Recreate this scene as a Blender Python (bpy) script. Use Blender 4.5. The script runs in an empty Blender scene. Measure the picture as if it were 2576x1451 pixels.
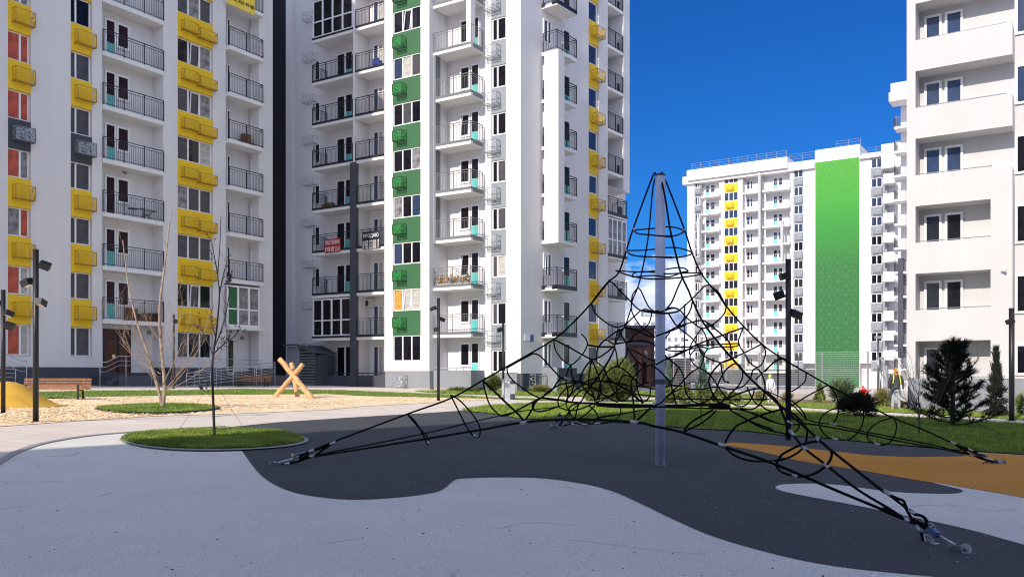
import bpy, math, random
from mathutils import Vector, Matrix
random.seed(7)
R = math.radians
sc = bpy.context.scene
col = sc.collection
# ---------------------------------------------------------------- camera, light, exposure
F = 2150.0; CX = 1288.0; HY = 935.0; CH = 1.25; SL = 0.0225      # picture geometry measured on a 2576x1451 copy
cam = bpy.data.cameras.new('camera'); co = bpy.data.objects.new('camera', cam); col.objects.link(co)
co.location = (0, 0, CH); co.rotation_euler = (R(90), 0, 0)
cam.lens = 36 * F / 2576; cam.sensor_width = 36; cam.shift_y = (HY - 725.5) / 2576; cam.clip_start = 0.1; cam.clip_end = 9000
sc.camera = co
SUN_H = Vector((-0.565, -0.825)).normalized(); ELEV = 31.0
sd = Vector((SUN_H.x * math.cos(R(ELEV)), SUN_H.y * math.cos(R(ELEV)), math.sin(R(ELEV))))
sl = bpy.data.lights.new('sun', 'SUN'); sl.energy = 4.1; sl.angle = R(0.53); sl.color = (1.0, 0.90, 0.77)
so = bpy.data.objects.new('sun', sl); col.objects.link(so); so.rotation_euler = sd.to_track_quat('Z', 'Y').to_euler()
w = bpy.data.worlds.new('World'); sc.world = w; w.use_nodes = True
nt = w.node_tree; nt.nodes.clear()
def N(t, **k):
    n = nt.nodes.new(t)
    for a, b in k.items(): setattr(n, a, b)
    return n
out = N('ShaderNodeOutputWorld'); bg = N('ShaderNodeBackground'); sky = N('ShaderNodeTexSky')
sky.sky_type = 'NISHITA'; sky.sun_disc = False; sky.sun_elevation = R(ELEV)
sky.sun_rotation = math.atan2(SUN_H.x, SUN_H.y); sky.air_density = 1.1; sky.dust_density = 0.15; sky.ozone_density = 3.0
hs = N('ShaderNodeHueSaturation'); hs.inputs['Saturation'].default_value = 1.12; hs.inputs['Value'].default_value = 1.0
nt.links.new(sky.outputs[0], hs.inputs['Color'])
tint = N('ShaderNodeMixRGB', blend_type='MULTIPLY'); tint.inputs[0].default_value = 1; tint.inputs[2].default_value = (.064, .285, .62, 1); nt.links.new(hs.outputs[0], tint.inputs[1])
tc = N('ShaderNodeTexCoord'); mp = N('ShaderNodeMapping'); mp.inputs['Scale'].default_value = (1, 1, 2.2)
nz = N('ShaderNodeTexNoise'); nz.inputs['Scale'].default_value = 9; nz.inputs['Detail'].default_value = 9; nz.inputs['Roughness'].default_value = .56
sx = N('ShaderNodeSeparateXYZ')
nt.links.new(tc.outputs['Generated'], mp.inputs[0]); nt.links.new(mp.outputs[0], nz.inputs['Vector']); nt.links.new(tc.outputs['Generated'], sx.inputs[0])
mr = N('ShaderNodeMapRange'); mr.inputs['From Min'].default_value = 0.10; mr.inputs['From Max'].default_value = 0.165
mr.inputs['To Min'].default_value = 0.20; mr.inputs['To Max'].default_value = -0.30
nt.links.new(sx.outputs[2], mr.inputs['Value'])
ad = N('ShaderNodeMath', operation='ADD'); nt.links.new(nz.outputs[0], ad.inputs[0]); nt.links.new(mr.outputs[0], ad.inputs[1])
# unseen bank of broken cloud, added behind the camera to give white fill light
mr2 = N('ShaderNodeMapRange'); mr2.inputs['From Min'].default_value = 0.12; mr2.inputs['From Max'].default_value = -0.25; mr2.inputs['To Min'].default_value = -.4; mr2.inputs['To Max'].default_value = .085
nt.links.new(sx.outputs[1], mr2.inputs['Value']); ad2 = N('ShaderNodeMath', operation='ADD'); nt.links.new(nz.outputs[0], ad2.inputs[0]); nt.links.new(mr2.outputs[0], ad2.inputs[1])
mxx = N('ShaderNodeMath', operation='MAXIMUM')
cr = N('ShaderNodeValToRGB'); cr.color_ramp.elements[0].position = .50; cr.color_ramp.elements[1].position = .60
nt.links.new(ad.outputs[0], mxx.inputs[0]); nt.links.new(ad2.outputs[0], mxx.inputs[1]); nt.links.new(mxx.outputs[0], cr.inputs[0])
nz2 = N('ShaderNodeTexNoise'); nz2.inputs['Scale'].default_value = 14; nz2.inputs['Detail'].default_value = 6
mp2 = N('ShaderNodeMapping'); mp2.inputs['Location'].default_value = (.05, .02, -.045); mp2.inputs['Scale'].default_value = (1, 1, 1.8)
nt.links.new(tc.outputs['Generated'], mp2.inputs[0]); nt.links.new(mp2.outputs[0], nz2.inputs['Vector'])
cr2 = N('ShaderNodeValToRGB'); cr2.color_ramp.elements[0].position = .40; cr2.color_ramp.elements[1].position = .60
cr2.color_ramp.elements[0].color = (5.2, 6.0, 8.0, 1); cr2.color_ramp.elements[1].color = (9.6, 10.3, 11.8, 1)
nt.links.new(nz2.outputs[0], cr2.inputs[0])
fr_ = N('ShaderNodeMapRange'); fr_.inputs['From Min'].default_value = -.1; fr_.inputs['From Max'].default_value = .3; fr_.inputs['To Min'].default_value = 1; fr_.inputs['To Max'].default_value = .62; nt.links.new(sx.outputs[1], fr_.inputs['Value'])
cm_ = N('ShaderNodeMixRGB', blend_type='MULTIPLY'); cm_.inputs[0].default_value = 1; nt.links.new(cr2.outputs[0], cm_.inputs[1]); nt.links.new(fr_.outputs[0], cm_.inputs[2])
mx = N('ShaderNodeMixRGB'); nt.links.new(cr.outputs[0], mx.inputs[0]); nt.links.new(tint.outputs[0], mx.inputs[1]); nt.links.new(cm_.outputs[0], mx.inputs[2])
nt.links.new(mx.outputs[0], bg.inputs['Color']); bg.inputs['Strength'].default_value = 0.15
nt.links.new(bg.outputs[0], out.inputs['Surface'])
sc.view_settings.view_transform = 'Standard'; sc.view_settings.look = 'None'; sc.view_settings.exposure = 0.22; sc.view_settings.gamma = 1.0
sc.render.engine = 'CYCLES'; sc.cycles.max_bounces = 6; sc.cycles.transparent_max_bounces = 12; sc.cycles.filter_width = 1.1
# ---------------------------------------------------------------- materials
M = {}
def mat(name, rgb, rough=.7, metal=0., noise=None, bump=None, spec=.5, rgb2=None, alpha=None):
    m = bpy.data.materials.new(name); m.use_nodes = True; t = m.node_tree; b = t.nodes['Principled BSDF']
    b.inputs['Roughness'].default_value = rough; b.inputs['Metallic'].default_value = metal; b.inputs['Specular IOR Level'].default_value = spec
    b.inputs['Base Color'].default_value = (*rgb, 1)
    tcn = t.nodes.new('ShaderNodeTexCoord')
    if noise:
        sca, amt = noise
        n = t.nodes.new('ShaderNodeTexNoise'); n.inputs['Scale'].default_value = sca; n.inputs['Detail'].default_value = 6
        t.links.new(tcn.outputs['Object'], n.inputs['Vector'])
        r = t.nodes.new('ShaderNodeValToRGB'); c2 = rgb2 or tuple(c * (1 - amt) for c in rgb)
        r.color_ramp.elements[0].position = .36; r.color_ramp.elements[1].position = .62
        r.color_ramp.elements[0].color = (*c2, 1); r.color_ramp.elements[1].color = (*rgb, 1)
        t.links.new(n.outputs[0], r.inputs[0]); t.links.new(r.outputs[0], b.inputs['Base Color'])
    if bump:
        sca, st, dist = bump
        n = t.nodes.new('ShaderNodeTexNoise'); n.inputs['Scale'].default_value = sca; n.inputs['Detail'].default_value = 4
        t.links.new(tcn.outputs['Object'], n.inputs['Vector'])
        bn = t.nodes.new('ShaderNodeBump'); bn.inputs['Strength'].default_value = st; bn.inputs['Distance'].default_value = dist
        t.links.new(n.outputs[0], bn.inputs['Height']); t.links.new(bn.outputs[0], b.inputs['Normal'])
    M[name] = m
    return m
def lattice(name, rgb, scale=9, thr=.085, rough=.45):
    m = mat(name, rgb, rough); t = m.node_tree; b = t.nodes['Principled BSDF']
    tcn = t.nodes['Texture Coordinate'] if 'Texture Coordinate' in t.nodes else t.nodes.new('ShaderNodeTexCoord')
    v = t.nodes.new('ShaderNodeTexVoronoi'); v.feature = 'DISTANCE_TO_EDGE'; v.inputs['Scale'].default_value = scale; v.inputs['Randomness'].default_value = .55
    t.links.new(tcn.outputs['Object'], v.inputs['Vector'])
    lt = t.nodes.new('ShaderNodeMath'); lt.operation = 'LESS_THAN'; lt.inputs[1].default_value = thr
    t.links.new(v.outputs['Distance'], lt.inputs[0]); t.links.new(lt.outputs[0], b.inputs['Alpha'])
mat('white', (.73, .715, .73), .85, noise=(.35, .035), bump=(55, .25, .01))
mat('white_trim', (.84, .84, .86), .4)
mat('slab', (.76, .75, .75), .8, noise=(.8, .05))
mat('plinth', (.062, .068, .092), .8, noise=(.7, .18), bump=(40, .3, .01))
mat('plinth_grey', (.25, .265, .30), .8, noise=(.6, .07), bump=(40, .3, .01))
mat('stone_base', (.42, .36, .33), .8, noise=(1.2, .12))
mat('dark_grey', (.06, .065, .085), .6, noise=(1, .08))
mat('mid_grey', (.27, .29, .33), .7, noise=(1, .05))
mat('light_grey', (.46, .47, .50), .8, noise=(1, .04))
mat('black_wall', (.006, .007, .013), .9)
mat('yellow', (.86, .56, .015), .7, noise=(.8, .05))
mat('green', (.034, .135, .055), .7, noise=(.8, .06))
mat('rail', (.012, .014, .024), .45)
mat('rail_grey', (.16, .17, .19), .45)
mat('rail_pale', (.34, .37, .39), .45)
mat('teal', (.13, .58, .55), .5)
mat('glass', (.012, .011, .017), .05, spec=.32, noise=(2.2, .6))
mat('glass_grey', (.075, .072, .085), .35, noise=(2.6, .35))
mat('glass_maroon', (.030, .004, .005), .25, spec=.3)
mat('glass_red', (.60, .10, .05), .35, noise=(1.6, .5))
mat('glass_pale', (.30, .29, .31), .3, noise=(3.2, .65))
mat('glass_blue', (.035, .055, .12), .08, noise=(2, .3))
mat('curtain_pale', (.52, .50, .47), .8, noise=(6, .35))
mat('curtain_orange', (.62, .33, .05), .8, noise=(6, .3))
mat('door_red', (.10, .018, .010), .5, noise=(3, .3))
mat('steel', (.26, .28, .32), .3, .85)
mat('steel_rail', (.55, .57, .62), .3, .6)
mat('sign_yellow', (.78, .68, .25), .5)
mat('galv', (.50, .57, .76), .5, .15, noise=(5, .12))
mat('pole', (.010, .010, .013), .45)
mat('rope', (.004, .004, .005), .85, spec=.12, bump=(220, .8, .01))
mat('ferrule', (.36, .38, .42), .35, .6)
mat('blue_paint', (.07, .14, .30), .35, .4)
mat('red_plastic', (.65, .01, .012), .4)
mat('lamp_glass', (.75, .70, .55), .3)
mat('wood_slat', (.43, .19, .075), .6, noise=(9, .35))
mat('log', (.68, .40, .18), .7, noise=(4, .35), bump=(14, .5, .03))
mat('bark', (.42, .31, .24), .85, noise=(6, .4), bump=(30, .6, .02))
mat('twig', (.42, .29, .22), .85, noise=(6, .3))
mat('bark_dark', (.055, .048, .042), .9)
mat('leaf', (.12, .17, .035), .8, noise=(5, .5)); mat('leaf_light', (.20, .235, .06), .8, noise=(5, .4))
mat('leaf_dark', (.013, .022, .010), .8, noise=(5, .5)); mat('spruce', (.16, .24, .20), .8, noise=(5, .35))
mat('pine', (.011, .017, .010), .85, noise=(5, .5)); mat('dry', (.36, .27, .13), .85, noise=(5, .4))
mat('grass', (.12, .20, .022), .9, noise=(.5, .35), rgb2=(.10, .18, .016), bump=(25, .8, .04))
mat('blade', (.25, .32, .045), .8, noise=(2.3, .4), rgb2=(.09, .16, .018))
mat('soil', (.30, .20, .12), .95, noise=(1.6, .5), bump=(12, .8, .05))
mat('kerb', (.36, .34, .32), .85, noise=(3, .1))
mat('concrete', (.42, .40, .375), .9, noise=(.5, .12), bump=(60, .3, .01))
mat('mound', (.70, .40, .045), .8, noise=(2.5, .15), bump=(40, .4, .01))
mat('jacket', (.055, .052, .058), .8, noise=(6, .3)); mat('jeans', (.42, .48, .56), .8, noise=(5, .2)); mat('skin', (.55, .27, .20), .6)
mat('hood', (.75, .33, .03), .8); mat('mask_red', (.62, .03, .05), .6); mat('lime', (.55, .75, .08), .6); mat('shoe', (.75, .72, .70), .6)
mat('brown_siding', (.075, .030, .022), .7, noise=(.9, .4)); mat('brick_red', (.15, .065, .048), .8, noise=(.7, .4))
mat('hazy_snow', (.42, .47, .60), .9, noise=(.006, .62), rgb2=(.14, .20, .36))  # snowy mountain, bluish distance haze mixed into both colours
mat('far_white', (.62, .62, .68), .8, noise=(.1, .05)); mat('far_glass', (.17, .19, .26), .4)
mat('banner_red', (.42, .012, .03), .5); mat('banner_black', (.012, .012, .018), .5); mat('banner_yellow', (.85, .62, .06), .5); mat('text_white', (.82, .82, .84), .6)
mat('cardboard', (.26, .13, .06), .9, noise=(4, .4)); mat('plaque_blue', (.03, .06, .28), .4)
mat('mural_line', (.065, .20, .075), .7)
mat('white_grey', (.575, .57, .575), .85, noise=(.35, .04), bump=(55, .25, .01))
mat('path_edge', (.70, .64, .58), .85)
lattice('basket_yellow', (.74, .47, .02), 7, .07); lattice('basket_green', (.015, .30, .05), 7, .06); lattice('basket_grey', (.30, .33, .38)); lattice('basket_white', (.46, .52, .57), 6, .022); lattice('basket_dark', (.045, .05, .07))
mat('ac_white', (.62, .60, .58), .5)
for k_ in ('white', 'white_grey', 'plinth', 'plinth_grey', 'yellow', 'green'):
    m = M[k_]; t = m.node_tree; b = t.nodes['Principled BSDF']; lk_ = b.inputs['Base Color'].links[0].from_socket
    tcn = t.nodes.new('ShaderNodeTexCoord'); mp_ = t.nodes.new('ShaderNodeMapping'); mp_.inputs['Scale'].default_value = (1.7, 1.7, .10); n_ = t.nodes.new('ShaderNodeTexNoise'); n_.inputs['Scale'].default_value = 1; n_.inputs['Detail'].default_value = 8; n_.inputs['Roughness'].default_value = .62
    mr_ = t.nodes.new('ShaderNodeMapRange'); mr_.inputs['From Min'].default_value = .35; mr_.inputs['From Max'].default_value = .62; mr_.inputs['To Min'].default_value = .955; mr_.inputs['To Max'].default_value = 1.0; ml_ = t.nodes.new('ShaderNodeMixRGB'); ml_.blend_type = 'MULTIPLY'; ml_.inputs[0].default_value = 1
    t.links.new(tcn.outputs['Object'], mp_.inputs[0]); t.links.new(mp_.outputs[0], n_.inputs['Vector']); t.links.new(n_.outputs[0], mr_.inputs['Value']); t.links.new(lk_, ml_.inputs[1]); t.links.new(mr_.outputs[0], ml_.inputs[2]); t.links.new(ml_.outputs[0], b.inputs['Base Color'])
# vertical paint gradient of the mural (real paint: pale at the top, deep green at the foot)
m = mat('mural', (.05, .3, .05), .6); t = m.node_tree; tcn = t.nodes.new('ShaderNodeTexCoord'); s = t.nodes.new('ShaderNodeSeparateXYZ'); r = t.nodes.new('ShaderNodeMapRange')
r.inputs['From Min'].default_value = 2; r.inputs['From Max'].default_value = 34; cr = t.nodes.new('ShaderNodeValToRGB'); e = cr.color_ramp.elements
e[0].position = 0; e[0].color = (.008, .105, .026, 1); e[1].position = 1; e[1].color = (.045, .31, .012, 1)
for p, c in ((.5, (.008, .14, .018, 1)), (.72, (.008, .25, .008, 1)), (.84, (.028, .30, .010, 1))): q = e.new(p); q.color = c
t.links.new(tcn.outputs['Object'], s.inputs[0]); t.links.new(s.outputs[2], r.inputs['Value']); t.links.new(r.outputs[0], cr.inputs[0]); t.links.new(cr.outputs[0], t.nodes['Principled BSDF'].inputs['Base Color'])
# speckled rubber and paving
def speckle(name, rgb, spk, thr, sca=9, rough=.9, big=.10, scuff=0, bs=.5):
    m = mat(name, rgb, rough, spec=.2); t = m.node_tree; b = t.nodes['Principled BSDF']; L = t.links
    tcn = t.nodes.new('ShaderNodeTexCoord')
    v = t.nodes.new('ShaderNodeTexVoronoi'); v.inputs['Scale'].default_value = sca; L.new(tcn.outputs['Object'], v.inputs['Vector'])
    lt = t.nodes.new('ShaderNodeMath'); lt.operation = 'LESS_THAN'; lt.inputs[1].default_value = thr; L.new(v.outputs['Distance'], lt.inputs[0])
    wn = t.nodes.new('ShaderNodeMath'); wn.operation = 'GREATER_THAN'; wn.inputs[1].default_value = .45; sp = t.nodes.new('ShaderNodeSeparateColor'); L.new(v.outputs['Color'], sp.inputs[0]); L.new(sp.outputs[0], wn.inputs[0])
    mu = t.nodes.new('ShaderNodeMath'); mu.operation = 'MULTIPLY'; L.new(lt.outputs[0], mu.inputs[0]); L.new(wn.outputs[0], mu.inputs[1])
    n = t.nodes.new('ShaderNodeTexNoise'); n.inputs['Scale'].default_value = .55; n.inputs['Detail'].default_value = 8; n.inputs['Roughness'].default_value = .65; L.new(tcn.outputs['Object'], n.inputs['Vector'])
    r = t.nodes.new('ShaderNodeValToRGB'); r.color_ramp.elements[0].position = .3; r.color_ramp.elements[1].position = .7
    r.color_ramp.elements[0].color = (*[c * (1 - big) for c in rgb], 1); r.color_ramp.elements[1].color = (*[c * (1 + big * .4) for c in rgb], 1); L.new(n.outputs[0], r.inputs[0])
    g = t.nodes.new('ShaderNodeTexNoise'); g.inputs['Scale'].default_value = 90; g.inputs['Detail'].default_value = 2; L.new(tcn.outputs['Object'], g.inputs['Vector'])
    gm = t.nodes.new('ShaderNodeMapRange'); gm.inputs['From Min'].default_value = .3; gm.inputs['From Max'].default_value = .7; gm.inputs['To Min'].default_value = .76; gm.inputs['To Max'].default_value = 1.24; L.new(g.outputs[0], gm.inputs['Value'])
    ml = t.nodes.new('ShaderNodeMixRGB'); ml.blend_type = 'MULTIPLY'; ml.inputs[0].default_value = 1; L.new(r.outputs[0], ml.inputs[1]); L.new(gm.outputs[0], ml.inputs[2])
    last = ml.outputs[0]
    if scuff:
        w_ = t.nodes.new('ShaderNodeTexVoronoi'); w_.feature = 'DISTANCE_TO_EDGE'; w_.inputs['Scale'].default_value = .42
        dn = t.nodes.new('ShaderNodeTexNoise'); dn.inputs['Scale'].default_value = .7; L.new(tcn.outputs['Object'], dn.inputs['Vector'])
        av = t.nodes.new('ShaderNodeMixRGB'); av.blend_type = 'ADD'; av.inputs[0].default_value = 1.6; L.new(tcn.outputs['Object'], av.inputs[1]); L.new(dn.outputs['Color'], av.inputs[2]); L.new(av.outputs[0], w_.inputs['Vector'])
        l2 = t.nodes.new('ShaderNodeMapRange'); l2.inputs['From Min'].default_value = .0; l2.inputs['From Max'].default_value = .012; l2.inputs['To Min'].default_value = scuff; l2.inputs['To Max'].default_value = 0; L.new(w_.outputs['Distance'], l2.inputs['Value'])
        br = t.nodes.new('ShaderNodeTexNoise'); br.inputs['Scale'].default_value = .9; br.inputs['Detail'].default_value = 5; L.new(tcn.outputs['Object'], br.inputs['Vector'])
        bm_ = t.nodes.new('ShaderNodeMapRange'); bm_.inputs['From Min'].default_value = .53; bm_.inputs['From Max'].default_value = .6; L.new(br.outputs[0], bm_.inputs['Value'])
        m2 = t.nodes.new('ShaderNodeMath'); m2.operation = 'MULTIPLY'; L.new(l2.outputs[0], m2.inputs[0]); L.new(bm_.outputs[0], m2.inputs[1])
        mk = t.nodes.new('ShaderNodeMixRGB'); mk.inputs[2].default_value = (.10, .10, .12, 1); L.new(m2.outputs[0], mk.inputs[0]); L.new(last, mk.inputs[1]); last = mk.outputs[0]
    ms = t.nodes.new('ShaderNodeMixRGB'); ms.inputs[2].default_value = (*spk, 1); L.new(mu.outputs[0], ms.inputs[0]); L.new(last, ms.inputs[1])
    L.new(ms.outputs[0], b.inputs['Base Color'])
    bn = t.nodes.new('ShaderNodeBump'); bn.inputs['Strength'].default_value = bs; bn.inputs['Distance'].default_value = .006; L.new(g.outputs[0], bn.inputs['Height']); L.new(bn.outputs[0], b.inputs['Normal'])
speckle('rubber_dark', (.074, .079, .088), (.42, .42, .42), .075, 7, big=.16)
speckle('rubber_light', (.76, .73, .66), (.03, .03, .04), .045, 5, big=.08, scuff=.38)
speckle('rubber_orange', (.66, .28, .04), (.55, .30, .12), .06, 6, big=.12)
speckle('chips', (.92, .73, .48), (.60, .46, .29), .30, 24, big=.2, bs=1)
def paving():
    m = mat('paving', (.45, .41, .37), .85, spec=.3); t = m.node_tree; b = t.nodes['Principled BSDF']; L = t.links
    tcn = t.nodes.new('ShaderNodeTexCoord'); mp = t.nodes.new('ShaderNodeMapping'); mp.inputs['Rotation'].default_value = (0, 0, R(34))
    br = t.nodes.new('ShaderNodeTexBrick'); br.inputs['Scale'].default_value = 1.0; br.inputs['Mortar Size'].default_value = .008
    br.inputs['Brick Width'].default_value = .6; br.inputs['Row Height'].default_value = .3
    br.inputs['Color1'].default_value = (.76, .67, .57, 1); br.inputs['Color2'].default_value = (.71, .63, .54, 1); br.inputs['Mortar'].default_value = (.50, .44, .38, 1)
    L.new(tcn.outputs['Object'], mp.inputs[0]); L.new(mp.outputs[0], br.inputs['Vector'])
    n = t.nodes.new('ShaderNodeTexNoise'); n.inputs['Scale'].default_value = .8; n.inputs['Detail'].default_value = 7; L.new(tcn.outputs['Object'], n.inputs['Vector'])
    gm = t.nodes.new('ShaderNodeMapRange'); gm.inputs['To Min'].default_value = .82; gm.inputs['To Max'].default_value = 1.15; L.new(n.outputs[0], gm.inputs['Value'])
    ml = t.nodes.new('ShaderNodeMixRGB'); ml.blend_type = 'MULTIPLY'; ml.inputs[0].default_value = 1; L.new(br.outputs[0], ml.inputs[1]); L.new(gm.outputs[0], ml.inputs[2]); L.new(ml.outputs[0], b.inputs['Base Color'])
paving()
# ---------------------------------------------------------------- helpers
class MB:
    def __init__(s): s.v = []; s.f = []
    def box(s, x0, x1, y0, y1, z0, z1):
        b = len(s.v)
        s.v += [(x0, y0, z0), (x1, y0, z0), (x1, y1, z0), (x0, y1, z0), (x0, y0, z1), (x1, y0, z1), (x1, y1, z1), (x0, y1, z1)]
        s.f += [tuple(b + i for i in q) for q in ((3, 2, 1, 0), (4, 5, 6, 7), (0, 1, 5, 4), (1, 2, 6, 5), (2, 3, 7, 6), (3, 0, 4, 7))]
    def bar(s, p, q, a, b=None):                     # rectangular bar between two points
        p = Vector(p); q = Vector(q); d = (q - p)
        if d.length < 1e-6: return
        d.normalize(); up = Vector((0, 0, 1)) if abs(d.z) < .9 else Vector((1, 0, 0))
        x = d.cross(up).normalized() * a / 2; y = x.cross(d).normalized() * (b or a) / 2
        i = len(s.v)
        for c in (p, q): s.v += [tuple(c + x + y), tuple(c - x + y), tuple(c - x - y), tuple(c + x - y)]
        s.f += [tuple(i + k for k in q_) for q_ in ((0, 1, 2, 3), (7, 6, 5, 4), (0, 4, 5, 1), (1, 5, 6, 2), (2, 6, 7, 3), (3, 7, 4, 0))]
    def tube(s, pts, r, n=6, closed=False):
        pts = [Vector(p) for p in pts]; m = len(pts)
        if m < 2: return
        rs = r if isinstance(r, (list, tuple)) else [r] * m
        i0 = len(s.v); ref = None
        for k, p in enumerate(pts):
            a = pts[(k - 1) % m] if (k or closed) else p; b = pts[(k + 1) % m] if (k < m - 1 or closed) else p
            d = (b - a); d = d.normalized() if d.length > 1e-9 else Vector((0, 0, 1))
            if ref is None: ref = Vector((0, 0, 1)) if abs(d.z) < .8 else Vector((1, 0, 0))
            x = (ref - d * ref.dot(d)); x = x.normalized() if x.length > 1e-6 else d.orthogonal().normalized()
            ref = x; y = d.cross(x)
            for j in range(n):
                an = 2 * math.pi * j / n; s.v.append(tuple(p + (x * math.cos(an) + y * math.sin(an)) * rs[k]))
        for k in range(m if closed else m - 1):
            for j in range(n):
                a = i0 + k * n + j; b = i0 + k * n + (j + 1) % n; kn = (k + 1) % m
                s.f.append((a, b, i0 + kn * n + (j + 1) % n, i0 + kn * n + j))
        if not closed:
            s.f.append(tuple(i0 + j for j in range(n - 1, -1, -1))); s.f.append(tuple(i0 + (m - 1) * n + j for j in range(n)))
    def lathe(s, c, prof, n=16):
        pts = [Vector((c[0], c[1], z)) for z, r in prof]; i0 = len(s.v)
        for (z, r) in prof:
            for j in range(n): an = 2 * math.pi * j / n; s.v.append((c[0] + r * math.cos(an), c[1] + r * math.sin(an), c[2] + z))
        for k in range(len(prof) - 1):
            for j in range(n): s.f.append((i0 + k * n + j, i0 + k * n + (j + 1) % n, i0 + (k + 1) * n + (j + 1) % n, i0 + (k + 1) * n + j))
        s.f.append(tuple(i0 + j for j in range(n - 1, -1, -1))); s.f.append(tuple(i0 + (len(prof) - 1) * n + j for j in range(n)))
    def tri(s, a, b, c): i = len(s.v); s.v += [tuple(a), tuple(b), tuple(c)]; s.f.append((i, i + 1, i + 2))
    def quad(s, a, b, c, d): i = len(s.v); s.v += [tuple(a), tuple(b), tuple(c), tuple(d)]; s.f.append((i, i + 1, i + 2, i + 3))
    def mesh(s, name, m, smooth=False):
        me = bpy.data.meshes.new(name); me.from_pydata(s.v, [], s.f); me.materials.append(M[m])
        if smooth: me.polygons.foreach_set('use_smooth', [True] * len(me.polygons))
        me.update(); return me
    def build(s, name, m, parent=None, smooth=False): return link(name, s.mesh(name, m, smooth), parent)
def link(name, data, parent=None):
    o = bpy.data.objects.new(name, data); col.objects.link(o); o.parent = parent; return o
def tag(o, label, cat, group=None):
    o['label'] = label; o['category'] = cat
    if group: o['group'] = group
    return o
def empty(name, loc, rz=0): o = link(name, None); o.location = loc; o.rotation_euler = (0, 0, rz); return o
def struct(o, kind='structure'): o['kind'] = kind; return o
def copy_tree(o, parent=None, first=True):
    c = o.copy(); col.objects.link(c)
    if parent: c.parent = parent
    for ch in list(o.children): copy_tree(ch, c)
    return c
def gz(X, Y=0): return -SL * X
def gp(x, y, dz=0):                       # point of the ground seen at a picture position
    t = (x - CX) / F; Y = F * CH / ((y - HY) - SL * (x - CX)); X = t * Y
    return Vector((X, Y, gz(X) + dz))
def at(x, y, Y): return Vector(((x - CX) / F * Y, Y, CH + (HY - y) * Y / F))
def smooth_curve(pts, n=5, closed=False):
    P = [Vector(p) for p in pts]; m = len(P); o = []
    rng = range(m) if closed else range(m - 1)
    for i in rng:
        p1 = P[i]; p2 = P[(i + 1) % m]; p0 = P[(i - 1) % m] if (closed or i) else p1; p3 = P[(i + 2) % m] if (closed or i + 2 < m) else p2
        for k in range(n):
            t = k / n; o.append(.5 * ((2 * p1) + (p2 - p0) * t + (2 * p0 - 5 * p1 + 4 * p2 - p3) * t * t + (3 * p1 - p0 - 3 * p2 + p3) * t ** 3))
    if not closed: o.append(P[-1])
    return o
class Fac:                                # a facade: local x runs to the right along the wall, y inwards, z up
    def __init__(s, px, Y, vx):           # passes through picture column px at distance Y, horizontals vanish at column vx
        s.P = Vector(((px - CX) / F * Y, Y)); d = Vector(((vx - CX) / F, 1)).normalized()
        if vx < CX: d = -d
        s.d = d; s.n = Vector((d.y, -d.x)); s.rz = math.atan2(d.y, d.x)
    def u(s, x, w=0):
        t = (x - CX) / F; a = s.P + s.n * w
        return (t * a.y - a.x) / (s.d.x - t * s.d.y)
    def Y(s, x, w=0): return (s.P + s.n * w + s.d * s.u(x, w)).y
    def z(s, x, y, w=0): return CH + (HY - y) * s.Y(x, w) / F
    def pt(s, u, w, z): q = s.P + s.n * w + s.d * u; return Vector((q.x, q.y, z))
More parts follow.
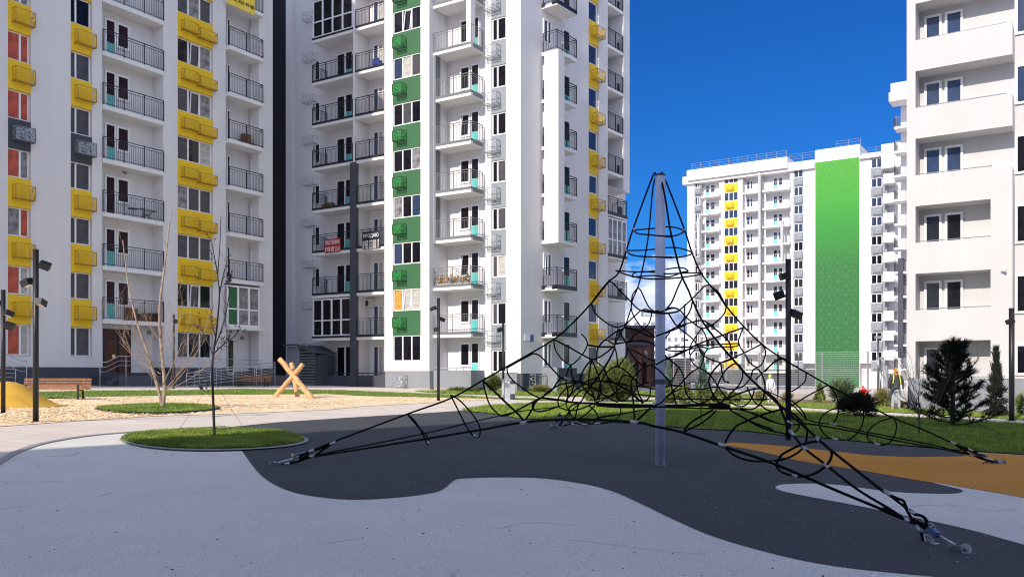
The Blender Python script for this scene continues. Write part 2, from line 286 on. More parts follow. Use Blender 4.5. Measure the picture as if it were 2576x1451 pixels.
class Bld:
    def __init__(s, name, fac, label, cat, group=None):
        s.fac = fac; s.root = empty(name, (fac.P.x, fac.P.y, 0), fac.rz); tag(s.root, label, cat, group); s.walls = {}; s.cache = {}; s.counts = {}
    def add(s, name, me, loc, parent=None):          # loc = (u, w, z) in the current facade
        o = link(name, me, parent or s.root)
        if parent is None:
            q = s.fac.pt(*loc); r = s.root; l = (q - r.location); c, sn = math.cos(-r.rotation_euler.z), math.sin(-r.rotation_euler.z)
            o.location = (l.x * c - l.y * sn, l.x * sn + l.y * c, l.z); o.rotation_euler = (0, 0, s.fac.rz - r.rotation_euler.z)
        else: o.location = loc
        return o
    def wall(s, key, u0, u1, w0, w1, z0, z1): s.walls.setdefault((id(s.fac), key), (s.fac, MB()))[1].box(min(u0, u1), max(u0, u1), -w1, -w0, z0, z1)
    def flush(s, names):
        for (k, key), (fac, mb) in s.walls.items():
            o0 = s.fac; s.fac = fac; s.add(names.get(key, 'wall'), mb.mesh(names.get(key, 'wall'), key), (0, 0, 0)); s.fac = o0
        s.walls = {}
    def mesh(s, key, fn):
        if key not in s.cache: s.cache[key] = fn()
        return s.cache[key]
    def window(s, u0, u1, z0, z1, w, mulls=(), glass='glass', name='window', fr=.06, tilt=None, bars=(), teal=None, panes=None):
        U = round(u1 - u0, 3); H = round(z1 - z0, 3)
        def fm():
            b = MB(); b.box(0, U, -.04, .05, 0, fr); b.box(0, U, -.04, .05, H - fr, H); b.box(0, fr, -.04, .05, fr, H - fr); b.box(U - fr, U, -.04, .05, fr, H - fr)
            for m_ in mulls: b.box(U * m_ - fr * .75, U * m_ + fr * .75, -.045, .045, fr, H - fr)
            e = [0] + list(mulls) + [1]
            for bb in bars:
                for i in range(len(e) - 1): b.box(U * e[i] + fr, U * e[i + 1] - fr, -.043, .043, H * bb - fr * .5, H * bb + fr * .5)
            return b.mesh(name, 'white_trim')
        o = s.add(name, s.mesh((name, U, H, tuple(mulls), tuple(bars), fr), fm), (u0, w, z0))
        e = [0] + list(mulls) + [1]; gl = panes or [glass] * (len(e) - 1)
        for i in range(len(e) - 1):
            a = U * e[i] + fr * .7; c = U * e[i + 1] - fr * .7; g = gl[i]; zb = fr
            if teal is not None and i == teal:
                s.add('lower_panel', s.mesh(('lp', round(c - a, 3), H), lambda: _bx(0, c - a, -.02, .02, 0, .85, 'lower_panel', 'teal')), (a, 0, fr), o); zb = .9 + fr
            s.add('pane', s.mesh(('pane', round(c - a, 3), round(H - zb, 3), g), lambda: _bx(0, c - a, -.008, .008, 0, H - fr - zb, 'pane', g)), (a, 0.02, zb), o)
        if tilt is not None:                         # a sash tipped inwards at the top shows as a dark wedge and a slanted white stile
            a = U * e[tilt]; c = U * e[tilt + 1]; b = MB(); b.bar((a + .1, -.07, fr), (a + .22, -.02, H - fr), .05, .05); b.bar((c - .12, -.07, fr), (c - .02, -.02, H - fr), .05, .05); b.bar((a + .2, -.02, H - fr - .05), (c - .04, -.02, H - fr - .05), .05, .05)
            s.add('sash', b.mesh('sash', 'white_trim'), (0, 0, 0), o)
        return o
    def sill(s, u0, u1, z, w, parent=None): return None
    def wire_shelf(s, u0, u1, z0, z1, w, dep, m):
        U = round(u1 - u0, 3); H = round(z1 - z0, 3)
        def fm():
            b = MB()
            for y in (0, -dep * .33, -dep * .66, -dep): b.bar((0, y, 0), (U, y, 0), .025)
            for x in (0, U): b.bar((x, 0, 0), (x, -dep, 0), .03); b.bar((x, -dep, 0), (x, -dep, H), .015); b.bar((x, 0, H), (x, -dep, H), .015)
            for k in range(9): b.bar((U * k / 8, -dep, 0), (U * ((k + 1) % 9) / 8, -dep, H), .010)
            b.bar((0, -dep, H), (U, -dep, H), .015)
            return b.mesh('air_conditioner_shelf', m)
        return s.add('air_conditioner_shelf', s.mesh(('shelf', U, H, m), fm), (u0, w, z0))
    def basket(s, u0, u1, z0, z1, w, dep, m, name='air_conditioner_basket'):
        U = round(u1 - u0, 3); H = round(z1 - z0, 3)
        def fm():
            b = MB(); b.box(0, U, -dep, -dep + .01, .04, H); b.box(0, .01, -dep + .01, 0, .04, H); b.box(U - .01, U, -dep + .01, 0, .04, H)
            return b.mesh(name, m)
        def rm():
            b = MB()
            for x in (0, U): b.bar((x, 0, 0.02), (x, -dep, .02), .04); b.bar((x, -dep, 0), (x, -dep, H), .025); b.bar((x, 0, H), (x, -dep, H), .025)
            for y in (-dep, -dep * .5, -.1): b.bar((0, y, .02), (U, y, .02), .035)
            b.bar((0, -dep, H), (U, -dep, H), .025)
            return b.mesh('frame', m.replace('basket_', 'fr_'))
        o = s.add(name, s.mesh((name, U, H, m, dep), fm), (u0, w, z0)); s.add('frame', s.mesh(('bf', U, H, m, dep), rm), (0, 0, 0), o); return o
    def railing(s, pts, h, m, parent, step=.12, post=1.1, low=.09, r=.014):
        """pts: plan polyline in the parent's local space"""
        key = ('rail', tuple((round(a, 2), round(b, 2)) for a, b in pts), h, m, step, post)
        def fm():
            b = MB()
            for (x0, y0), (x1, y1) in zip(pts, pts[1:]):
                L = math.hypot(x1 - x0, y1 - y0); b.bar((x0, y0, h), (x1, y1, h), .05, .04); b.bar((x0, y0, h - .14), (x1, y1, h - .14), .025); b.bar((x0, y0, low), (x1, y1, low), .03)
                n = max(1, int(L / step))
                for i in range(n + 1): t = i / n; b.bar((x0 + (x1 - x0) * t, y0 + (y1 - y0) * t, low), (x0 + (x1 - x0) * t, y0 + (y1 - y0) * t, h - .14), r)
                n = max(1, round(L / post))
                for i in range(n + 1): t = i / n; b.bar((x0 + (x1 - x0) * t, y0 + (y1 - y0) * t, 0), (x0 + (x1 - x0) * t, y0 + (y1 - y0) * t, h), .045)
            return b.mesh('railing', m)
        return s.add('railing', s.mesh(key, fm), (0, 0, 0), parent)
def _bx(x0, x1, y0, y1, z0, z1, name, m): b = MB(); b.box(x0, x1, y0, y1, z0, z1); return b.mesh(name, m)
for k, c in (('yellow', (.36, .22, .01)), ('green', (.008, .05, .02)), ('grey', (.10, .11, .13)), ('white', (.22, .25, .28)), ('dark', (.03, .034, .05))): mat('fr_' + k, c, .5)
# ================================================================ large structure: building with yellow panels (left)
NM = {'white': 'wall', 'white_grey': 'wall', 'plinth': 'plinth', 'plinth_grey': 'plinth', 'black_wall': 'dark_wall', 'light_grey': 'grey_fin', 'mid_grey': 'grey_wall', 'dark_grey': 'dark_pillar', 'slab': 'cornice', 'stone_base': 'base_course', 'yellow': 'yellow_wall', 'green': 'green_wall'}
FA = Fac(50, 43.97, 2620)
A = Bld('apartment_building', FA, 'nine-storey white block with yellow window panels standing in shade at the left', 'apartment building')
FLA = [1.2 + 3 * n for n in range(9)]; TOPA = 28.9
AL = FA.u(50) - 2.6
D = 1.0
def ua(x, w=0): return FA.u(x, w)
uEnd = ua(686)
A.wall('white', AL, uEnd, -14, -D, -1, TOPA)                                   # body
for a, b in ((None, 20), (78, 178), (232, 257), (411, 447), (536, 568), (651, 686)):
    A.wall('white', AL if a is None else ua(a), ua(b), -D, 0, 1.5, TOPA)
A.wall('plinth', AL - .02, ua(257), -D, .05, -1, 1.5); A.wall('plinth', ua(411), ua(568), -D, .05, -1, 1.5); A.wall('plinth', ua(651), uEnd + .03, -D, .05, -1, 1.5)
A.wall('slab', AL - .2, uEnd + .2, -14.2, .25, TOPA, TOPA + .5)
RW = random.Random(99)
def mix(*w_): return RW.choices(['glass', 'glass_grey', 'glass_pale', 'curtain_pale', 'glass_blue'], w_)[0]
reds = {0: ['glass_red', 'curtain_pale'], 1: ['glass_red', 'curtain_pale'], 2: ['glass_pale', 'glass_red'], 3: ['glass_red', 'glass_pale'], 4: ['glass_red', 'glass_red'], 5: ['glass_red', 'glass_red'], 6: ['glass_pale', 'glass_pale']}
for ci, (x0, x1, mul) in enumerate(((20, 78, (.60,)), (178, 232, (.30,)), (447, 536, (.335, .665)))):
    a, b = ua(x0), ua(x1)
    for n, f in enumerate(FLA):
        lo = f + 1.0 - (.13 if n == 0 else 0); hi = f + 2.5
        # solid panel between this window head and the next sill
        top = f + 4.0 if n < 8 else TOPA
        key = 'plinth' if (n == 3 and ci < 2) else 'yellow'
        A.add('coloured_panel', A.mesh(('pan', ci, n == 8, key), lambda: _bx(0, b - a, 0, D - .02, 0, top - hi, 'coloured_panel', key)), (a, -.02, hi))
        if n < 8:
            bm = 'basket_grey' if key == 'plinth' else 'basket_yellow'
            if ci < 2: A.basket(a + .22, b + .05, hi + .38, hi + 1.12, -.02, .36, bm)
            else:
                m_ = (a + b) / 2; A.basket(a + .25, m_ - .02, hi + .42, hi + 1.02, -.02, .34, bm); A.basket(m_ + .12, b + .08, hi + .30, hi + .92, -.02, .34, bm)
        if ci == 0: pn = reds.get(n, ['glass', 'glass'])
        elif ci == 1: pn = ['glass_grey', 'glass_grey'] if n < 6 else ['glass', 'glass']
        else: pn = [mix(3, 6, 1, 0, 0), mix(3, 5, 2, .5, 0), mix(4, 2, 3, 1, 0)]
        A.window(a + .02, b - .02, lo + .03, hi - .01, -.22, mul, panes=pn, tilt=1 if (ci == 2 and n in (1, 5, 6)) else None)
    A.wall('white', a, b, -D, -.02, 1.5, FLA[0] + .87)
# balcony column
a, b = ua(257), ua(411)
A.wall('white', a, b, -D, -.001, TOPA - .6, TOPA)
A.wall('plinth', a, b, -D, -.3, -1, 1.2)
for n, f in enumerate(FLA):
    if n:
        s_ = A.add('balcony', A.mesh('slabA', lambda: _bx(0, b - a, -.06, D, 0, .24, 'balcony', 'slab')), (a, 0, f - .24))
        rl = A.railing([(.02, -.05), (b - a - .02, -.05)], 1.22, 'rail', s_, step=.115, post=1.25); rl.location.z = .24
        pn = ['glass_maroon', 'glass_maroon'] if n in (1, 2, 3, 4, 5, 6) else ['glass', 'glass']
        A.window(ua(262, -D), ua(290, -D), f + .02, f + 2.35, -D + .05, (), panes=[pn[0]], name='balcony_door', teal=None if n == 3 else 0, fr=.10)
        A.window(ua(291, -D), ua(325, -D), f + .85, f + 2.35, -D + .05, (), panes=[pn[1]], fr=.13)
d0 = A.window(ua(259, -D), ua(327, -D), 1.05, 3.72, -D + .06, (.56,), panes=['door_red', 'door_red'], name='entrance_door', fr=.09, bars=(.80,))
d0.data = d0.data.copy(); d0.data.materials[0] = M['rail']
b_ = MB(); b_.lathe((0, 0, 0), [(0, .001), (0, .12), (.02, .12), (.02, .001)], 16); sg = A.add('round_sign', b_.mesh('round_sign', 'sign_yellow'), (ua(282, -D), -D + .13, 2.15)); sg.rotation_euler.x = R(90)
# right balcony column with dark glazed strip
a, b = ua(568), ua(651)
c_ = ua(628, -D + .02)
A.wall('black_wall', c_, ua(651), -D - .01, -D + .25, -1, TOPA)
A.wall('white', a, b, -D, -.001, TOPA - .6, TOPA); A.wall('plinth', a, ua(627, -D), -D, -D + .04, -1, 1.3)
for n, f in enumerate(FLA):
    f_ = f + .02
    if n:
        s_ = A.add('balcony', A.mesh('slabA2', lambda: _bx(0, b - a + .1, -.35, D - .25, 0, .24, 'balcony', 'slab')), (a, 0, f_ - .24))
        if n != 1:
            rl = A.railing([(.02, -.32), (b - a + .07, -.32), (b - a + .07, .3)], 1.22, 'rail', s_, step=.13, post=1.2); rl.location.z = .24
        A.window(ua(569, -D), ua(577, -D), f + .3, f + 2.3, -D + .05, (), glass='glass')
        A.window(ua(631, -D + .3), ua(650, -D + .3), f + .1, f + 2.2, -D + .32, (), glass='glass', fr=.05)
    else:
        A.window(ua(570, -D), ua(587, -D), 1.1, 3.4, -D + .05, (), glass='glass', name='balcony_door')
f = FLA[1]
g = A.window(ua(571, .3), ua(652, .3), f + .02, f + 2.62, .3, (.33, .67), panes=['green', 'glass_pale', 'glass_pale'], name='glazed_balcony', bars=(.42,), fr=.09)
b_ = MB(); b_.box(0, .25, 0, .09, 0, .24)
A.add('wall_lamp', _bx(0, .22, -.1, 0, 0, .22, 'wall_lamp', 'mid_grey'), (ua(370, -D), -D, 3.5)); A.add('wall_lamp', _bx(0, .22, -.1, 0, 0, .22, 'wall_lamp', 'mid_grey'), (ua(605, -D), -D, 3.4)); A.add('wall_lamp', _bx(0, .18, -.12, 0, 0, .24, 'wall_lamp', 'mid_grey'), (ua(309, -D), -D, FLA[3] + 2.62))
A.flush(NM)
# ================================================================ corner tower with green panels
FB = Fac(1310, 53.25, -2150); FB2 = Fac(1310, 53.25, 2950)
B = Bld('apartment_tower', FB, 'tall white corner tower with green and grey panels and many balconies in the middle', 'apartment building')
H = 3.02; FLB = [.63 + H * n for n in range(13)]; TOPB = 39.0
def ub(x, w=0): return FB.u(x, w)
uL = ub(670)
B.wall('white', uL, -.02, -13, -.3, -1.5, TOPB)
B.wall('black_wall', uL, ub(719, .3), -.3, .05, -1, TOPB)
B.wall('white', ub(719, .3), ub(735, .3), -.3, .3, -1, TOPB)
B.wall('white', ub(735), ub(985, 1.9), -.3, 0, .9, TOPB)
B.wall('plinth', ub(735), ub(970, 1.9), -.3, .03, -1, .9)
# green bay
WB = 1.9
g0, g1, g2, g3 = ub(967, WB), ub(988, WB), ub(1058, WB), ub(1080, WB)
B.wall('white', g0, g1, -.3, WB, 1.3, TOPB); B.wall('white', g2, g3, -.3, WB, 1.3, TOPB); B.wall('white', g1, g2, -.3, WB - .3, 1.3, TOPB); B.wall('white', g1, g2, WB - .3, WB - .02, 1.3, 1.95)
B.wall('plinth_grey', g0 + .02, g3 - .02, -.3, WB - .06, .25, 1.3); B.wall('stone_base', g0 + .05, g3 - .05, -.3, WB - .1, -1.5, .25)
for n in range(12):
    hi = 3.62 + 3.035 * n; lo = hi - 1.42                # window
    if n == 0: lo = 1.95
    B.add('coloured_panel', B.mesh('gp', lambda: _bx(0, g2 - g1, 0, .27, 0, 1.60, 'coloured_panel', 'green')), (g1, WB - .02, hi))
    B.window(g1 + .02, g2 - .02, lo, hi, WB - .1, (.34, .67), panes=[['glass', 'glass', 'glass'], ['curtain_orange', 'curtain_pale', 'curtain_pale'], ['glass', 'glass', 'glass_grey'], ['glass_grey', 'glass', 'glass']][1] if n == 1 else [mix(7, 2.5, .8, .4, .4) for _ in range(3)], tilt=1 if n in (1, 7, 9) else None)
    B.basket(g1 + .35, g1 + 1.15, hi + .48, hi + 1.15, WB - .02, .5, 'basket_green')
B.basket(g1 + .3, g1 + 1.2, .2, 1.0, WB - .06, .4, 'basket_white')
# left balconies (in front of the plain wall) with a thin fin between them
PB = 1.45
l0, l1, m0, m1 = ub(785, PB), ub(887, PB), ub(894, PB), ub(966, PB)
B.wall('white', ub(888, PB), ub(893, PB), 0, PB, 15.6, TOPB)
B.wall('dark_grey', ub(882, PB), ub(897, PB), PB - .2, PB + .08, -1, 15.6); B.wall('white', ub(889, PB), ub(893, PB), 0, PB - .2, -1, 15.6)
B.wall('plinth', l0 - 1.5, g0 - .01, .03, PB - .1, -1.5, 1.0)
for n, f in enumerate(FLB):
    if n:
        for (q0, q1, side) in ((l0, l1, 1), (m0, m1, 0)):
            if side: q1_ = l1 if f > 15 else ub(882, PB)
            else: q1_ = q1
            q0_ = q0 if (side or f > 15) else ub(897, PB)
            W_ = q1_ - q0_
            s_ = B.add('balcony', B.mesh(('slb', round(W_, 2)), lambda: _bx(0, W_, -PB, 0, 0, .2, 'balcony', 'slab')), (q0_, 0, f - .22))
            B.add('edge_trim', B.mesh(('trm', round(W_, 2)), lambda: _bx(0, W_, -PB - .03, -PB + .25, 0, .13, 'edge_trim', 'rail')), (0, 0, .2), s_)
            if not (side and n in (1, 8)):
                pts = [(.03, 0), (.03, -PB + .02), (W_ - .02, -PB + .02)] if side else [(.02, -PB + .02), (W_ - .02, -PB + .02)]
                rl = B.railing(pts, 1.2, 'rail', s_, step=.12, post=1.15); rl.location.z = .25
            else:
                B.window(q0_ + .05, q1_ - .02, f + .12, f + 2.72, PB - .06, (.25, .5, .75), glass='glass', name='glazed_balcony', bars=(.42,), fr=.08)
    fz = f if n else .85
    B.window(ub(788, 0), ub(806, 0), fz + .75, fz + 2.15, .04, (.35,), glass='glass')
    B.window(ub(848, 0), ub(870, 0), fz + .05, fz + 2.25, .04, (), glass='glass', name='balcony_door', fr=.09)
    B.window(ub(870, 0), ub(889, 0), fz + .05, fz + 2.25, .04, (), glass='glass', name='balcony_door', fr=.07, teal=0 if n else None)
    B.window(ub(941, 0), ub(966, 0), fz + .05, fz + 2.2, .04, (.5,), panes=['glass_blue', 'curtain_pale'], name='balcony_door')
    if n: B.wire_shelf(ub(772), ub(772) + 1.1, f - .85, f - .35, 0, .5, 'mid_grey')
B.add('air_conditioner', _bx(0, .85, -.35, 0, 0, .6, 'air_conditioner', 'ac_white'), (ub(921), 0, FLB[2] - .95))
acf = MB(); acf.lathe((0, 0, 0), [(0, .21), (.02, .21), (.02, .02)], 18); o = B.add('fan_grille', acf.mesh('fan_grille', 'rail'), (ub(921) + .32, .36, FLB[2] - .65)); o.rotation_euler.x = R(90)
# ground floor parapet rail over the plinth
b_ = MB(); b_.bar((0, 0, 1.16), (g0 - l0 - .1, 0, 1.16), .05)
for i in range(7): b_.bar((i * (g0 - l0 - .2) / 6, 0, 1.0), (i * (g0 - l0 - .2) / 6, 0, 1.16), .04)
B.add('parapet_rail', b_.mesh('parapet_rail', 'rail'), (l0, PB - .2, 0))
# middle balconies
PM = 1.5
r1 = ub(1185, PM)
B.wall('white', g3, ub(1236), -.3, 0, .9, TOPB)
zt = FLB[7] - .2
B.wall('light_grey', g3 + .01, ub(1092, PM), .9, PM - .02, FLB[3] - .2, zt); B.wall('rail_grey', ub(1092, PM), ub(1096, PM), PM - .5, PM, FLB[3] - .2, zt)
B.wall('white', ub(1173, PM), r1, PM - .45, PM + .01, zt, TOPB)
for n, f in enumerate(FLB):
    q0 = ub(1096, PM) if 2 < n < 7 else g3 + .02
    W_ = r1 - q0
    if n:
        s_ = B.add('balcony', B.mesh(('slm', round(W_, 2)), lambda: _bx(0, W_, -PM, 0, 0, .2, 'balcony', 'slab')), (q0, 0, f - .22))
        def trim():
            b = MB(); b.box(0, W_, -PM - .03, -PM + .2, 0, .12); b.box(W_ - .18, W_ + .03, -PM + .2, 0, -.12, .12); return b.mesh('edge_trim', 'rail_grey')
        B.add('edge_trim', B.mesh(('trmm', round(W_, 2)), trim), (0, 0, .2), s_)
        rl = B.railing([(.03, -PM + .02), (W_ - .02, -PM + .02), (W_ - .02, -.15)], 1.2, 'rail_grey', s_, step=.12, post=1.25); rl.location.z = .25
    fz = f if n else .85
    w1 = B.window(ub(1158), ub(1184), fz + .75, fz + 2.3, .04, (), glass='glass', fr=.11, tilt=0 if n in (2, 5) else None)
    w2 = B.window(ub(1186), ub(1207), fz + .02, fz + 2.3, .04, (), glass='glass', name='balcony_door', fr=.08, teal=0)
b_ = MB(); q0, q1 = g3 + .02, r1
B.wall('plinth_grey', q0, q1, 0, PM, .25, 1.35); B.wall('stone_base', q0 + .02, q1 - .9, 0, PM - .03, -1.5, .25); B.wall('plinth', q1 - .35, q1 - .02, PM - .4, PM - .03, -1.5, .25)
b_.bar((0, 0, 1.5), (q1 - q0, 0, 1.5), .05)
for i in range(6): b_.bar((i * (q1 - q0) / 5.2, 0, 1.3), (i * (q1 - q0) / 5.2, 0, 1.5), .035)
B.add('parapet_rail', b_.mesh('parapet_rail', 'rail_pale'), (q0, PM - .15, 0))
# grey panel column and corner
h0, h1 = ub(1236), ub(1273)
B.wall('white', h1, -.001, -.3, 0, 1.2, TOPB); B.wall('plinth_grey', ub(1190), -.001, -.3, -.04, -1.5, 1.2)
for n in range(12):
    lo = 1.66 + 3.005 * n if n else 1.75; lo_ = lo - .55; hi = lo_ + 1.40 if n else 3.0
    lo_ = 1.66 + 3.005 * (n) - .45; hi = lo_ + 1.42
    B.add('coloured_panel', B.mesh('grp', lambda: _bx(0, h1 - h0, 0, .25, 0, 1.59, 'coloured_panel', 'mid_grey')), (h0, -.02, hi))
    B.window(h0 + .03, h1 - .02, lo_ + .02, hi, -.12, (.38,), panes=[mix(7, 2, .5, .4, .3), mix(7, 2, .5, .6, .3)], fr=.07)
    B.basket(h0 - .3, h0 + .68, hi + .50, hi + 1.2, -.02, .5, 'basket_white')
B.wall('white', h0, h1, -.3, -.02, 1.2, 1.22)
# second face of the tower
B.fac = FB2
def uc(x, w=0): return FB2.u(x, w)
E2 = uc(1582.5)
B.wall('white', .02, uc(1529), -12, -.3, -1.5, TOPB); B.wall('white', uc(1529), uc(1573, -1.3), -12, -1.3, -1.5, TOPB)
B.wall('white', .001, uc(1481), -.3, 0, 1.15, TOPB); B.wall('white', uc(1506), uc(1529), -.3, 0, 1.15, TOPB); B.wall('plinth', .001, uc(1529), -.3, -.04, -1.5, 1.15); B.wall('plinth', uc(1529), uc(1576), -1.3, -.06, -1.5, 1.1)
P2 = 1.2
p0, p1 = uc(1363), uc(1449, P2) + .1
px0 = p0 + .05
for n, f in enumerate(FLB):
    W_ = p1 - p0
    if n:
        s_ = B.add('balcony', B.mesh('sl2', lambda: _bx(0, W_, -P2, 0, 0, .2, 'balcony', 'slab')), (p0, 0, f - .22))
        def trim():
            b = MB(); b.box(0, W_, -P2 - .03, -P2 + .2, -.12, .12); b.box(-.03, .18, -P2 + .2, -P2 + .4, -.12, .12); b.box(-.03, .18, -.25, 0, -.12, .12); return b.mesh('edge_trim', 'rail')
        B.add('edge_trim', B.mesh('tr2', trim), (0, 0, .2), s_) if not 2 < n < 8 else None
        rl = B.railing([(.02, -.1), (.02, -P2 + .02), (W_ - .02, -P2 + .02), (W_ - .02, -.1)], 1.2, 'rail', s_, step=.12, post=1.2); rl.location.z = .25
    fz = f if n else .85
    B.window(uc(1366), uc(1385), fz + .75, fz + 2.25, .04, (.55,), glass='glass_grey', fr=.07, tilt=0 if n == 2 else None)
    B.window(uc(1415), uc(1432), fz + .05, fz + 2.3, .04, (), glass='glass', name='balcony_door', fr=.07, teal=0)
B.wall('white', p0 - .07, p0 + .62, P2 - .95, P2 + .14, FLB[3] - .25, FLB[7] - .1)
B.wall('plinth_grey', p0, p0 + .2, .0, P2, -1.5, 1.55); B.wall('plinth', p0 + .2, p1, .0, P2, -1.5, 1.5)
y0, y1 = uc(1481), uc(1506)
for n in range(12):
    pz = 3.05 + H * n
    B.add('coloured_panel', B.mesh('yp', lambda: _bx(0, y1 - y0, 0, .25, 0, 1.6, 'coloured_panel', 'yellow')), (y0, -.02, pz))
    B.window(y0 + .02, y1 - .03, pz - 1.42, pz, -.16, (), glass='glass_blue', fr=.1, tilt=0 if n == 4 else None)
    B.basket(y0 + .35, y1 + .05, pz + .45, pz + 1.15, -.02, .55, 'basket_yellow')
# end loggias, cut into the corner of the block
z_st = 14.6
e0, e1, e2 = uc(1529), uc(1567), uc(1577)
B.wall('white', e1, E2, -1.3, .05, z_st, TOPB); B.wall('white', e0, E2, -1.3, -.1, TOPB - .5, TOPB)
for n, f in enumerate(FLB):
    top = f > z_st - 1
    if n:
        W_ = (e1 if top else e2) - e0
        s_ = B.add('balcony', B.mesh(('sl3', top), lambda: _bx(.01, W_, -.04, 1.29, 0, .2, 'balcony', 'slab')), (e0, 0, f - .22))
        if n != 3:
            rl = B.railing([(.04, 0), (W_ - .02, 0)] + ([] if top else [(W_ - .02, 1.2)]), 1.2, 'rail', s_, step=.13, post=1.1); rl.location.z = .22
        else: B.window(e0 + .03, e0 + W_ - .02, f + .02, f + 2.7, -.05, (.25, .5, .75), panes=['glass_pale'] * 4, name='glazed_balcony', bars=(.42,), fr=.08)
        B.add('edge_trim', B.mesh(('tr3', top), lambda: _bx(.01, W_, -.06, .1, -.1, .13, 'edge_trim', 'rail')), (0, 0, .2), s_) if not top else None
    fz = f if n else .85
    B.window(e0 + 1.0, e0 + 1.9, fz + .05, fz + 2.2, -1.25, (), glass='glass', name='balcony_door')
    if n: cr_ = B.add('drying_rack', B.mesh('rack', lambda: _bx(1.9, 2.6, .3, .34, .2, 1.0, 'drying_rack', 'rail')), (0, 0, .0), s_)
B.wall('white', e0, E2, -1.3, .05, z_st - .02, z_st)
B.add('street_plaque', _bx(0, .62, -.03, 0, 0, .38, 'street_plaque', 'white_trim'), (uc(1317), .03, 3.2)); B.add('house_number_plate', _bx(0, .35, -.03, 0, 0, .40, 'house_number_plate', 'plaque_blue'), (uc(1317) + .64, .03, 3.19))
B.basket(uc(1333), uc(1333) + 1.1, .25, 1.1, -.04, .5, 'basket_white'); B.basket(uc(1333) + 1.3, uc(1333) + 2.2, .25, 1.1, -.04, .35, 'basket_white')
B.flush(NM); B.fac = FB
# ================================================================ distant block with the green mural
FC = Fac(1838, 145.9, -1950)
C = Bld('apartment_block', FC, 'distant white block with a tall green mural and yellow window column', 'apartment building')
def uk(x, w=0): return FC.u(x, w)
def zc(x, y, w=0): return FC.z(x, y, w)
RC = zc(1900, 418)
T0, T1 = uk(2051), uk(2163); cEnd = uk(2262)
c0 = uk(1729)
C.wall('white', c0, cEnd, -16, -1.35, -5, RC)
C.wall('white', uk(1720), T0, -16.2, .55, RC - 1.7, RC - .35); C.wall('white', uk(1733) , uk(1985), -16, 1.0, RC - 1.2, RC + .6)
C.wall('white', T0, T1 + .02, -10, .12, -4, zc(2100, 372)); C.wall('white', T1 + .02, cEnd, -14, .5, RC - 1.2, zc(2200, 388)); C.wall('white', uk(2222), cEnd + 2, -10, 1.6, RC - 3.4, zc(2240, 367))
for a, b in ((1729, 1747), (1809, 1822), (1857, 1868), (1987, 1996), (2021, 2051), (2163, 2191)): C.wall('white', uk(a), uk(b), -1.4, 0, 2.6, RC - 1.2)
C.wall('mid_grey', uk(2221), uk(2232), -1.4, .02, -3, RC - 4)
C.wall('plinth', c0, uk(2051), -1.2, .02, -5, 1.6)
def column(x0, x1, tops, mullist, panel, bask, nf=12, gl='glass', wd=.2):
    a, b = uk(x0), uk(x1); U_ = b - a
    C.wall('white', a, b, -1.4, -.2, -3, RC - 1.2)
    for n in range(nf):
        pz = tops - 3 * n                                # top of panel
        if pz < 1: break
        C.add('coloured_panel', C.mesh(('cp', x0), lambda: _bx(0, U_, 0, .2, 0, 1.48, 'coloured_panel', panel)), (a, -.02, pz - 1.48))
        C.basket(a + U_ * .22, a + U_ * .22 + 1.15, pz - 1.2, pz - .45, -.02, .5, bask)
    for n in range(nf + 1):
        wz = tops + 1.48 - 3 * n
        if wz < 2: break
        g_ = 'glass_blue' if n < 4 else 'glass'
        C.window(a + .05, b - .05, wz - 1.46, wz, -.1, mullist, glass=g_, fr=.085)
column(1821, 1857, zc(1838, 461.5), (.34, .67), 'yellow', 'basket_yellow')
column(1747, 1761, zc(1754, 473), (.6,), 'mid_grey', 'basket_grey')
column(1996, 2021, zc(2008, 446.5), (.5,), 'mid_grey', 'basket_white')
column(2191, 2220, zc(2205, 423), (.5,), 'mid_grey', 'basket_white')
ft = zc(1890, 470) + 0.0
def slabrow(x0, x1, pr, zt, nf, doors, rail=True, parapet=False, key=0):
    a, b = uk(x0, pr), uk(x1, pr); W_ = b - a
    C.wall('white', uk(x0), uk(x1), -1.4, -1.2 + .001 if not parapet else -1.0, 1.0, RC - 1.2)
    for n in range(nf):
        z_ = zt - 3 * n
        if z_ < 1.2: break
        s_ = C.add('balcony', C.mesh(('cs', key), lambda: _bx(0, W_, -pr, 1.2, 0, .3, 'balcony', 'slab')), (a, 0, z_ - .3))
        if rail:
            rl = C.railing([(.05, 0), (.05, -pr + .03), (W_ - .05, -pr + .03), (W_ - .05, 0)], 1.25, 'rail_pale', s_, step=.55, post=2.2, r=.03); rl.location.z = .3
        if parapet: C.add('parapet', C.mesh(('par', key), lambda: _bx(0, W_, -pr, -pr + .15, 0, 1.2, 'parapet', 'white')), (0, 0, .3), s_)
        for (d0_, d1_, sill, te) in doors:
            C.window(uk(d0_, -1.2), uk(d1_, -1.2), z_ + sill, z_ + 2.2, -1.15, (), glass='glass_blue' if n < 4 else 'glass', name='balcony_door' if te else 'window', teal=0 if te else None, fr=.07)
    return a, b
slabrow(1764, 1809, 1.0, zc(1790, 494), 12, [(1776, 1786, .1, True), (1788, 1799, .9, False)], key='a')
slabrow(1868, 1911, .6, zc(1890, 484), 12, [(1879, 1887, .8, False), (1888, 1894, .8, False)], key='b')
slabrow(1917, 1986, .9, zc(1950, 478), 12, [(1946, 1956, .1, True), (1959, 1969, .9, False)], key='c')
slabrow(2222, 2250, 1.4, zc(2235, 461), 11, [], rail=False, parapet=True, key='d')
C.wall('light_grey', uk(1911), uk(1917), -1.3, .8, -3, RC - 1.3)
C.wall('light_grey', uk(1968), uk(1975), .6, 1.1, zc(1970, 665), zc(1970, 560)); C.wall('white', uk(1760), uk(1766), 0, 1.3, zc(1765, 640), zc(1765, 550))
